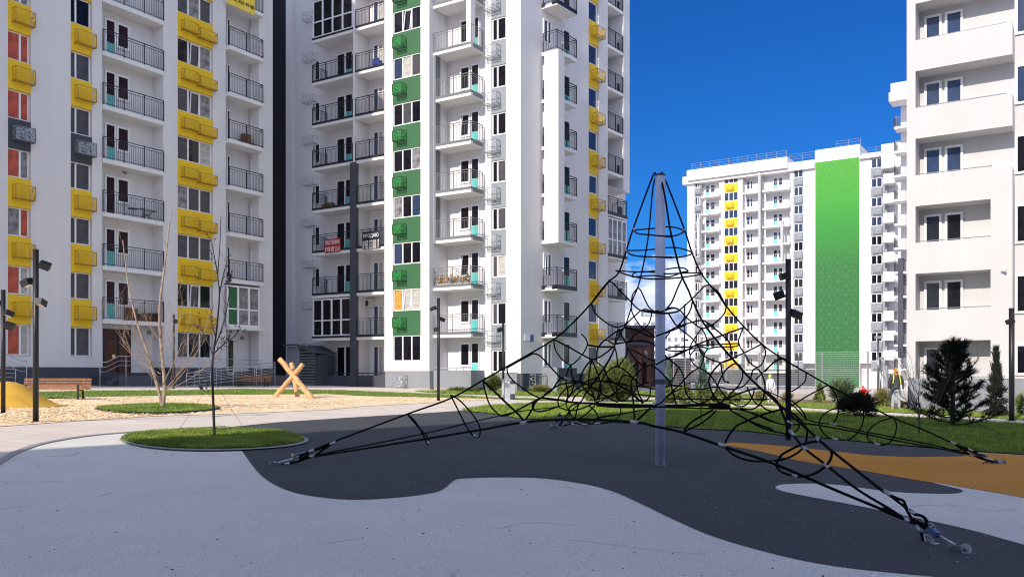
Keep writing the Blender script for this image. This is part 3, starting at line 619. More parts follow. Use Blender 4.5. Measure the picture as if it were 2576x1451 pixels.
# mural
mz1, mz0 = zc(2107, 403), -2.2; U_ = T1 - T0 - .1
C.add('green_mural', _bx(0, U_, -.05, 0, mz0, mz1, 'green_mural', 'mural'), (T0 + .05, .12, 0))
b_ = MB(); s3 = math.sqrt(3); aa = .86
def seg(x0_, z0_, x1_, z1_):
    if max(x0_, x1_) > U_ or min(x0_, x1_) < 0 or max(z0_, z1_) > mz1 or min(z0_, z1_) < mz0: return
    dx, dz = x1_ - x0_, z1_ - z0_; L = math.hypot(dx, dz); nx, nz_ = -dz / L * .024, dx / L * .024
    b_.quad((x0_ + nx, 0, z0_ + nz_), (x0_ - nx, 0, z0_ - nz_), (x1_ - nx, 0, z1_ - nz_), (x1_ + nx, 0, z1_ + nz_))
for i in range(-2, 13):
    for j in range(-2, 44):
        cx_ = i * aa * 1.5; cz_ = mz0 + j * aa * s3 + (aa * s3 / 2 if i % 2 else 0)
        P6 = [(cx_ + aa * math.cos(math.pi / 3 * k), cz_ + aa * math.sin(math.pi / 3 * k)) for k in range(6)]
        for k in range(3): seg(*P6[k], *P6[k + 1])
        for k in (0, 2, 4): seg(cx_, cz_, *P6[k])
C.add('mural_lines', b_.mesh('mural_lines', 'mural_line'), (T0 + .05, .176, 0))
# roof railings
def roofrail(x0, x1, zr, w_):
    b = MB(); a, c = uk(x0), uk(x1)
    for h in (.4, .8, 1.2): b.bar((0, 0, h), (c - a, 0, h), .03)
    k = max(2, int((c - a) / 1.6))
    for i in range(k + 1): b.bar(((c - a) * i / k, 0, 0), ((c - a) * i / k, 0, 1.2), .045)
    C.add('roof_railing', b.mesh('roof_railing', 'mid_grey'), (a, w_, zr))
roofrail(1742, 1980, RC + .6, .3); roofrail(1985, 2048, RC, -.5); roofrail(2100, 2162, zc(2100, 372), -1); roofrail(2170, 2235, zc(2200, 388), -.5)
C.flush(NM)
# ================================================================ balcony tower between the mural block and the near right block
FE = Fac(2262, 108, -1950)
E = Bld('balcony_tower', FE, 'narrow white tower with stacked railed balconies seen past the near right block', 'apartment building')
ue = lambda x, w=0: FE.u(x, w)
E.wall('white', ue(2266), ue(2266) + 14, -8, 0, -3, FE.z(2270, 225)); E.wall('white', ue(2250), ue(2290), -1, 2.6, FE.z(2270, 249), FE.z(2270, 222)); E.wall('white', ue(2238, 2.6), ue(2285, 2.6), .5, 3.2, FE.z(2260, 271), FE.z(2260, 249))
for n in range(12):
    z_ = FE.z(2260, 330) - 3.0 * n
    a = ue(2249, 2.2)
    s_ = E.add('balcony', E.mesh('es', lambda: _bx(0, 4, -2.2, 0, 0, .25, 'balcony', 'slab')), (a, 0, z_ - .25))
    rl = E.railing([(.03, 0), (.03, -2.15), (3.9, -2.15)], 1.25, 'rail_grey', s_, step=.22, post=1.4, r=.03); rl.location.z = .25
E.wall('plinth', ue(2259, 2.3), ue(2272, 2.3), .5, 2.4, 3.0, FE.z(2265, 655))
E.flush(NM)
# ================================================================ near right block with solid parapets
FD = Fac(2302, 38.05, -1950)
Dd = Bld('white_block', FD, 'near white block with solid balcony parapets cut off by the right edge', 'apartment building')
ud = lambda x, w=0: FD.u(x, w)
q0, q1, q2, q3, q4 = ud(2281), ud(2303), ud(2492), ud(2547), ud(2547) + 9
DD = 1.15; TD = 27
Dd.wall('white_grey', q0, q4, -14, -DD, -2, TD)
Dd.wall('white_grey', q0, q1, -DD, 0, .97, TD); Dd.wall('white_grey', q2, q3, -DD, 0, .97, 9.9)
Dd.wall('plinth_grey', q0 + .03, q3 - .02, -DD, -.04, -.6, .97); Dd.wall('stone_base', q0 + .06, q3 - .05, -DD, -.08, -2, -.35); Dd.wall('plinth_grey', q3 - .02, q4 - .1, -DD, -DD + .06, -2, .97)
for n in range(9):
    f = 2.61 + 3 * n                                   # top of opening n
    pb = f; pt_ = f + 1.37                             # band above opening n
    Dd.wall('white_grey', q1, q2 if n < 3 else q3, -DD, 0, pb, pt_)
    fl = f - 2.6
    w_ = -DD + .05
    Dd.window(ud(2325, w_), ud(2369, w_), fl + .1, fl + 2.35, w_, (), glass='glass_blue' if n in (3, 4, 5) else 'glass', name='balcony_door', fr=.10)
    Dd.window(ud(2377, w_), ud(2423, w_), fl + .1, fl + 2.35, w_, (), glass='glass_blue' if n in (3, 4, 5) else 'glass', name='balcony_door', fr=.10)
    if n < 8:
        Dd.window(ud(2553, w_), ud(2553, w_) + 1.7, fl + .55 + (.2 if n else .55), fl + 2.45, w_, (.5,), glass='glass_blue' if n > 3 else 'glass', fr=.10)
        b_ = MB(); L_ = (q2 - q1 if n < 4 else (q3 - q1) * .93); b_.bar((0, 0, .07), (L_, 0, .07), .035)
        for i in range(4): b_.bar((L_ * i / 3.0 * .98 + .02, 0, -.02), (L_ * i / 3.0 * .98 + .02, 0, .07), .03)
        Dd.add('parapet_rail', b_.mesh('parapet_rail', 'rail_grey'), (q1 + .03, -.2, (f - 1.62) if n else .97))
Dd.wall('white_grey', q1, q3 , -DD, -.0, TD - .4, TD)
cm = MB(); cm.bar((0, 0, 0), (0, -.12, 0), .05); cm.bar((-.04, -.12, -.02), (.14, -.2, -.1), .07, .09); Dd.add('security_camera', cm.mesh('security_camera', 'ac_white'), (ud(2522), 0, FD.z(2522, 677)))
Dd.flush(NM)
# ================================================================ block behind the photographer whose shade covers the playground
FZ = Fac(CX, -12.5, CX + 1)
FZ.P = Vector((-24.4, -13.7)); FZ.d = Vector((1, -.12)).normalized(); FZ.n = Vector((-FZ.d.y, FZ.d.x)); FZ.rz = math.atan2(FZ.d.y, FZ.d.x)
Z = Bld('shading_block', FZ, 'white apartment block standing behind the photographer, outside the picture', 'apartment building')
Z.root.location = (FZ.P.x, FZ.P.y, 0)
b_ = MB(); b_.box(0, 75, -16, 0, -2, 31.8); zb = link('wall', b_.mesh('wall', 'white'), Z.root)
b_ = MB()
for i in range(18):
    for j in range(9): b_.box(2 + i * 4, 4 + i * 4, .0, .03, 2 + j * 3.1, 3.6 + j * 3.1)
zb = link('window_glass', b_.mesh('window_glass', 'glass'), Z.root)

G_ = empty('side_block', (-27.6, 31.2, 0)); tag(G_, 'tall white block outside the picture at the left, shading the foot of the towers', 'apartment building')
b_ = MB(); b_.box(-20, -3.2, 0, 9.3, -2, 56); b_.box(-3.2, -1.5, 0, 9.3, -2, 46); b_.box(-1.5, 0, 0, 9.3, -2, 40); b_.build('wall', 'white', G_)
b_ = MB()
for i in range(4):
    for j in range(12): b_.box(-18.5 + i * 4.5, -16.5 + i * 4.5, -.03, 0, 2 + j * 3, 3.5 + j * 3)
b_.build('window_glass', 'glass', G_)
# ================================================================ ground
def sheet(name, pts, m, dz, parent=None):
    me = bpy.data.meshes.new(name); v = [(p.x, p.y, p.z + dz) for p in pts]; me.from_pydata(v, [], [tuple(range(len(v)))])
    import bmesh
    bm = bmesh.new(); bm.from_mesh(me); bmesh.ops.triangulate(bm, faces=bm.faces[:]); 
    for f in bm.faces:
        if f.normal.z < 0: f.normal_flip()
    bm.to_mesh(me); bm.free(); me.materials.append(M[m]); o = link(name, me, parent); return o
def poly(px, n=4, closed=True): return [Vector((p.x, p.y, gz(p.x))) for p in (gp(*q[:2]) for q in px)] if n == 0 else [Vector((p.x, p.y, gz(p.x))) for p in smooth_curve([gp(*q) for q in px], n, closed)]
S = 700
struct(sheet('ground', [Vector((-S, -S, gz(-S))), Vector((S, -S, gz(S))), Vector((S, 1500, gz(S))), Vector((-S, 1500, gz(-S)))], 'paving', 0))
light_edge = [(-400, 1420), (-200, 1290), (0, 1163), (40, 1140), (100, 1118), (200, 1100), (300, 1090), (450, 1080), (563, 1073)]
le = [gp(*q) for q in light_edge]; le = smooth_curve([Vector((-9, 0, 0)), Vector((-7.6, 5, 0))] + le[1:], 4)
W_ = lambda x, y: Vector((x, y, gz(x)))
struct(sheet('play_surface', [W_(p.x, p.y) for p in le] + [W_(gp(700, 1062).x, gp(700, 1062).y), W_(6, 21), W_(14, 14), W_(14, -12), W_(-9, -12)], 'rubber_light', .004))
lawn_edge = [(1159, 1033), (1258, 1044), (1305, 1054), (1436, 1058.5), (1593, 1066), (1672, 1073), (1750, 1080), (1867, 1085), (1978, 1097), (2095, 1105), (2191, 1115), (2329, 1127), (2400, 1133)]
low = [(2435, 1149), (2426, 1149), (2300, 1150), (2200, 1160), (2300, 1200), (2407, 1230), (2422, 1238), (2384, 1244), (2246, 1239), (2095, 1220), (1981, 1219), (1951, 1226), (1960, 1234), (2025, 1249), (2163, 1275), (2301, 1304), (2440, 1335), (2577, 1373), (2900, 1460), (2900, 1560), (2577, 1474), (2300, 1447), (2100, 1425), (1950, 1395), (1800, 1352), (1700, 1310), (1600, 1262), (1545, 1238), (1480, 1220), (1370, 1204), (1260, 1201), (1165, 1204), (1143, 1209), (1131, 1218), (1118, 1229), (1090, 1240), (1000, 1252), (880, 1257.5), (770, 1246), (710, 1229), (668, 1205), (640, 1178), (607, 1132)]
top = [(563, 1075.5), (700, 1062), (900, 1049), (1100, 1037)]
dark = [gp(*q) for q in top] + [gp(*q) for q in lawn_edge] + smooth_curve([gp(*q) for q in low], 4)
struct(sheet('rubber_area', [W_(p.x, p.y) for p in dark], 'rubber_dark', .008))
org = smooth_curve([gp(*q) for q in ((2384, 1131.5), (2440, 1137), (2577, 1147), (2700, 1158))], 2) + smooth_curve([gp(*q) for q in ((2700, 1290), (2577, 1254), (2438, 1229), (2301, 1208), (2163, 1184), (2009, 1160), (1924, 1139), (1850, 1125), (1812, 1117), (1835, 1114.5), (1867, 1115), (1981, 1123.5), (2123, 1139), (2191, 1146), (2300, 1150.5), (2420, 1148.5), (2425, 1144), (2384, 1131.5))], 4)[:-1]
struct(sheet('orange_rubber', [W_(p.x, p.y) for p in org], 'rubber_orange', .012))
lt2 = smooth_curve([gp(*q) for q in ((2700, 1290), (2577, 1255), (2438, 1230), (2345, 1215), (2407, 1230), (2422, 1238), (2384, 1244), (2246, 1239), (2095, 1220), (1981, 1219), (1950, 1226))], 4) + smooth_curve([gp(*q) for q in ((1950, 1227), (1965, 1236), (2025, 1249), (2163, 1275), (2301, 1304), (2440, 1335), (2577, 1373), (2900, 1460))], 4)
struct(sheet('pale_rubber', [W_(p.x, p.y) for p in lt2] + [W_(12, 8)], 'rubber_light', .012))
lawn_top = [(2700, 1082), (2577, 1069), (2325, 1054), (2095, 1041), (1924, 1030), (1725, 1022), (1600, 1017), (1420, 1015), (1311, 1017.5), (1218, 1023)]
lawn = [W_(p.x, p.y) for p in [gp(*q) for q in lawn_edge + [(2577, 1145), (2700, 1157)] + lawn_top]]
struct(sheet('lawn', lawn, 'grass', .03))
isl = smooth_curve([gp(*q) for q in ((308, 1108), (345, 1094), (450, 1086), (600, 1083), (700, 1088), (762, 1106), (740, 1119), (640, 1130), (500, 1133), (400, 1128), (340, 1119))], 5, True)
struct(sheet('kerb', [W_(p.x + (p.x - isl[0].x - 2) * .0, p.y) for p in smooth_curve([gp(*q) for q in ((300, 1108), (338, 1091), (450, 1082), (600, 1079), (705, 1084), (774, 1106), (748, 1122), (640, 1133), (500, 1136.5), (395, 1131), (333, 1121))], 5, True)], 'kerb', .028))
struct(sheet('lawn_island', [W_(p.x, p.y) for p in isl], 'grass', .05))
sand = [W_(p.x, p.y) for p in [gp(*q) for q in ((-60, 1080), (0, 1073), (192, 1059), (384, 1047), (608, 1040), (825, 1031), (914, 1022), (1124, 1011), (1263, 1003), (1124, 1000.5), (914, 996), (825, 991), (544, 993), (256, 998), (128, 1003), (-100, 1010))]]
struct(sheet('wood_chips', sand, 'chips', .01))
isl2 = smooth_curve([gp(*q) for q in ((244, 1027), (320, 1020), (430, 1017), (520, 1021), (550, 1028), (500, 1036), (400, 1041), (300, 1038))], 5, True)
struct(sheet('lawn_island', [W_(p.x, p.y) for p in isl2], 'grass', .05)); struct(sheet('kerb', [W_(p.x * 1.0, p.y) for p in smooth_curve([gp(*q) for q in ((238, 1027.5), (318, 1019), (430, 1016), (524, 1020), (557, 1028), (505, 1037.5), (400, 1043), (292, 1039.5))], 5, True)], 'dark_grey', .022))
strip = [W_(p.x, p.y) for p in [gp(*q) for q in ((100, 986), (192, 984), (500, 981.5), (600, 978.5), (862, 982), (1124, 992.5), (1275, 1002), (1420, 1004), (1420, 1009), (1255, 1003.5), (1124, 1000.5), (914, 996), (825, 991), (544, 993), (256, 998), (128, 1003), (60, 1003))]]
struct(sheet('grass_strip', strip, 'grass', .02))
g2_ = [W_(p.x, p.y) for p in [gp(*q) for q in ((1040, 984), (1300, 980), (1520, 982), (1700, 988), (1900, 994), (1900, 1003), (1700, 1000), (1450, 996.5), (1275, 995.5), (1200, 992), (1120, 990))]]
struct(sheet('grass_strip', g2_, 'grass', .02))
# far garden beds to the right
g3_ = [W_(p.x, p.y) for p in [gp(*q) for q in ((1560, 1007), (1900, 1011), (2100, 1019), (2325, 1031), (2577, 1046), (2700, 1055), (2700, 1068), (2577, 1057), (2325, 1042), (2095, 1030), (1924, 1019), (1725, 1012), (1560, 1010))]]
struct(sheet('garden_bed', g3_, 'grass', .02))
g4_ = [W_(p.x, p.y) for p in [gp(*q) for q in ((1900, 999), (2050, 1004), (2200, 1012), (2325, 1020), (2460, 1030), (2577, 1040), (2577, 1045), (2325, 1030), (2100, 1018), (1900, 1010))]]
struct(sheet('bare_soil', g4_, 'soil', .025))
# grass blades (uncountable: one object per lawn)
def blades(pts, n, h, name, seed, only=None):
    rn = random.Random(seed); xs = [p.x for p in pts]; ys = [p.y for p in pts]; b = MB(); k = 0; P = [(p.x, p.y) for p in pts]; tries = 0
    def inside(x, y):
        c = False; j = len(P) - 1
        for i in range(len(P)):
            if (P[i][1] > y) != (P[j][1] > y) and x < (P[j][0] - P[i][0]) * (y - P[i][1]) / (P[j][1] - P[i][1]) + P[i][0]: c = not c
            j = i
        return c
    while k < n and tries < n * 8:
        tries += 1; x = rn.uniform(min(xs), max(xs)); y = rn.uniform(min(ys), max(ys))
        if not inside(x, y) or (only and not only(x, y)): continue
        a = rn.uniform(0, 6.28); w = h * .16; hh = h * rn.uniform(.5, 1.25); z = gz(x) + .02; l = hh * rn.uniform(.1, .6); c, s_ = math.cos(a), math.sin(a); a2 = rn.uniform(0, 6.28)
        b.tri((x - c * w, y - s_ * w, z), (x + c * w, y + s_ * w, z), (x + math.cos(a2) * l, y + math.sin(a2) * l, z + hh)); k += 1
    o = b.build(name, 'blade'); struct(o, 'stuff'); return o
blades(isl, 34000, .065, 'grass', 1); blades(isl2, 12000, .065, 'grass', 2)
blades(lawn, 90000, .085, 'grass', 3); blades(g2_, 15000, .12, 'grass', 4); blades(strip, 14000, .06, 'grass', 5); blades(g3_, 12000, .09, 'grass', 6)
# wood chips scattered on the pit
rn = random.Random(5); b = MB()
for k in range(16000):
    t = rn.random(); p = gp(rn.uniform(-20, 1230), rn.uniform(998, 1066))
    lo_ = 1073 - (p.x and 0); 
    px_ = CX + F * p.x / p.y
    ylow = 1073 - 14 * max(0, min(1, px_ / 192)) - 40 * max(0, min(1, (px_ - 192) / 740)) - 8 * max(0, (px_ - 900) / 300); yp = HY + SL * (px_ - CX) + F * CH / p.y
    if yp > ylow - 2: continue
    a = rn.uniform(0, 6.28); l = rn.uniform(.018, .048); c, s_ = math.cos(a) * l, math.sin(a) * l; z = gz(p.x) + .012; h = rn.uniform(.004, .022)
    b.quad((p.x - c, p.y - s_, z), (p.x + c, p.y + s_, z + h * .3), (p.x + c - s_ * .4, p.y + s_ + c * .4, z + h), (p.x - c - s_ * .4, p.y - s_ + c * .4, z + h * .7))
struct(b.build('wood_chip', 'chips'), 'stuff')
def litter(n, m, seed, x0, x1, y0, y1, s0, s1, dz):
    rn = random.Random(seed); b = MB()
    for k in range(n):
        p = gp(rn.uniform(x0, x1), y0 + (y1 - y0) * rn.random() ** 1.6); a = rn.uniform(0, 6.28); l = rn.uniform(s0, s1); c, q = math.cos(a) * l, math.sin(a) * l; z = gz(p.x) + dz
        b.quad((p.x - c, p.y - q, z), (p.x + q * .5, p.y - c * .5, z + l * .5), (p.x + c, p.y + q, z + l * .15), (p.x - q * .5, p.y + c * .5, z))
    struct(b.build('debris', m), 'stuff')
litter(260, 'bark_dark', 31, -60, 2500, 1140, 1480, .006, .016, .014); litter(520, 'far_white', 32, 760, 2500, 1062, 1440, .004, .010, .014)
# sloping kerb line round the play surface
b = MB(); lk = smooth_curve([gp(*q) for q in light_edge[1:]], 4)
for p, q in zip(lk, lk[1:]): b.bar((p.x, p.y, gz(p.x) + .0), (q.x, q.y, gz(q.x) + .0), .10, .04)
struct(b.build('kerb', 'kerb'))
# mound of yellow rubber in the chip pit
c = gp(20, 1029); b = MB(); prof = []; n = 28; Rr = 1.5; hh = .70
cz = gp(20, 1022)
for k in range(9): prof.append((hh * (1 - (k / 8) ** 1.15 * 0) * (math.cos(math.pi * k / 8) * .5 + .5), .02 + Rr * (k / 8)))
prof = [(z, r) for z, r in prof][::-1]; b.lathe((cz.x - .2, cz.y + .3, gz(cz.x) - .02), prof, 40)
tag(b.build('mound', 'mound', smooth=True), 'rounded yellow rubber mound in the wood chips at the left edge', 'mound')
# mountains and distant blocks
b = MB(); rn = random.Random(11)
def ridge(Y, x0, x1, h0, n, amp):
    pts = [(x0 + (x1 - x0) * i / n, h0 + amp * (math.sin(i * .7) + .6 * math.sin(i * 1.9 + 1) + .4 * rn.uniform(-1, 1))) for i in range(n + 1)]; rows = 8; i0 = len(b.v)
    for r_ in range(rows + 1):
        f = r_ / rows
        for i, (x, h) in enumerate(pts): b.v.append((x + rn.uniform(-30, 30) * f, Y + 500 * f * f, -30 + (h + 30) * f + rn.uniform(-22, 22) * f * (1 - f) * 4))
    for r_ in range(rows):
        for i in range(n): a = i0 + r_ * (n + 1) + i; b.f.append((a, a + 1, a + n + 2, a + n + 1))
ridge(3600, -600, 2200, 262, 60, 22)
struct(b.build('mountain', 'hazy_snow'))
def farblock(px, Y, wpx, ytop, label, name='high_rise', fl=12):
    p = at(px, HY, Y); r = empty(name, (p.x, p.y, 0), R(-14)); tag(r, label, 'high-rise', 'white high-rises far behind the climbing net'); Wd = wpx / F * Y; Ht = CH + (HY - ytop) * Y / F
    b = MB(); b.box(0, Wd, 0, 14, -4, Ht); b.box(Wd * .1, Wd * .45, 3, 12, Ht, Ht + 2.2); b.build('wall', 'far_white', r)
    b2 = MB(); b3 = MB()
    for k in range(fl):
        z = Ht - 3.2 - k * 3.0
        for j in range(4):
            x = Wd * (j + .12) / 4
            b2.box(x, x + Wd * .11, -.06, 0, z, z + 1.5)
            if j % 2: b3.box(x - Wd * .02, x + Wd * .16, -1.2, 0, z - 1.1, z - .2)
    b2.build('window', 'far_glass', r); b3.build('balcony', 'far_white', r)
farblock(1572, 260, 84, 797, 'terraced white high-rise just right of the corner tower, left of the grey mast')
farblock(1678, 330, 66, 838, 'white high-rise between the grey mast and the mural block', fl=14)
# brown cabin-like buildings behind the net
def cabin(px, w_, y0, y1, Y, label, m='brown_siding'):
    p = at(px, HY, Y); r = empty('brown_building', (p.x, p.y, 0)); tag(r, label, 'building'); Wd = w_ / F * Y; Ht = CH + (HY - y0) * Y / F; b = MB(); b.box(0, Wd, 0, 8, -3, Ht); b.build('wall', m, r)
    b = MB()
    for k in range(int(Wd / .6)): b.box(k * .6, k * .6 + .08, -.05, 0, -1, Ht - .1)
    b.build('siding_batten', 'brown_siding', r); b = MB(); b.box(-.3, Wd + .3, -.3, 8.3, Ht, Ht + .3); b.build('roof', 'dark_grey', r)
    b = MB(); b.box(Wd * .15, Wd * .4, -.08, -.05, .2, 2.2); b.box(Wd * .6, Wd * .8, -.08, -.05, .2, 2.2); b.build('window', 'glass', r)
cabin(1576, 70, 826, 960, 88, 'dark brown sided building between the corner tower and the grey mast'); cabin(1585, 52, 868, 960, 82, 'low red-brown building in front of the dark brown one', 'brick_red'); cabin(1660, 78, 908, 960, 90, 'low brick-red building right of the grey mast', 'brick_red')
# ================================================================ rope climbing net
mast = gp(1661, 1171.5); MX, MY = mast.x, mast.y
A1 = gp(697, 1170); A2 = gp(1393, 1080); A3 = gp(2515, 1167); A4 = gp(2405, 1386)
net = empty('climbing_net', (MX, MY, gz(MX))); tag(net, 'black rope climbing net hung from a grey steel mast on dark rubber', 'climbing net')
def npart(mb, name, m, smooth=False):
    o = mb.build(name, m, net, smooth); o.location = (-MX, -MY, -gz(MX)); return o
topz = at(1657, 440, MY).z
b = MB(); b.tube([(MX, MY, gz(MX) - .1), (MX, MY, topz)], .069, 24); npart(b, 'mast', 'galv', True)
b = MB(); b.lathe((MX, MY, topz), [(-.02, .071), (.0, .071), (.012, .06), (.02, .02)], 20); npart(b, 'mast_cap', 'dark_grey')
b = MB(); b.lathe((MX, MY, at(1660, 966, MY).z), [(0, .074), (.07, .074)], 20); npart(b, 'mast_collar', 'dark_grey')
V2 = lambda p: Vector((p[0], p[1]))
class PL:                                   # a vertical plane through two plan points
    def __init__(s, p, q): s.p = V2(p); s.d = (V2(q) - V2(p)).normalized()
    def at(s, x, y):
        t = (x - CX) / F; a = s.p; u = (t * a.y - a.x) / (s.d.x - t * s.d.y); Y = (a + s.d * u).y; return at(x, y, Y)
mt = (MX, MY); k1 = (MX + (A1.x + A4.x - 2 * MX) * .22, MY + (A1.y + A4.y - 2 * MY) * .22)
PLN = {'M1': PL(mt, A1), 'M2': PL(mt, A2), 'M3': PL(mt, A3), 'M4': PL(mt, A4), 'F14': PL(A1, A4), 'F12': PL(A1, A2), 'F23': PL(A2, A3), 'F34': PL(A3, A4),
       'C': PL(mt, (MX + 1, MY)), 'N': PL((MX, MY - .8), (MX + 1, MY - .8)), 'G': PL((MX, MY + .8), (MX + 1, MY + .8)), 'NN': PL((MX, MY - 1.8), (MX + 1, MY - 2.3)), 'B': PL((MX, MY + 2), (MX + 1, MY + 1.8))}
ZM = {'d': (0, 0, 1), '1': (1470, 675, .13443), '2': (1650, 675, .155), '3': (1275, 855, .155), '4': (1500, 855, .155), '5': (1650, 855, .155), '6': (1125, 862.5, .155), '7': (1800, 855, .2585), '8': (1725, 825, .2843), '9': (2025, 1050, .2765), 'a': (600, 937.5, .262), 'b': (1425, 420, .3309)}
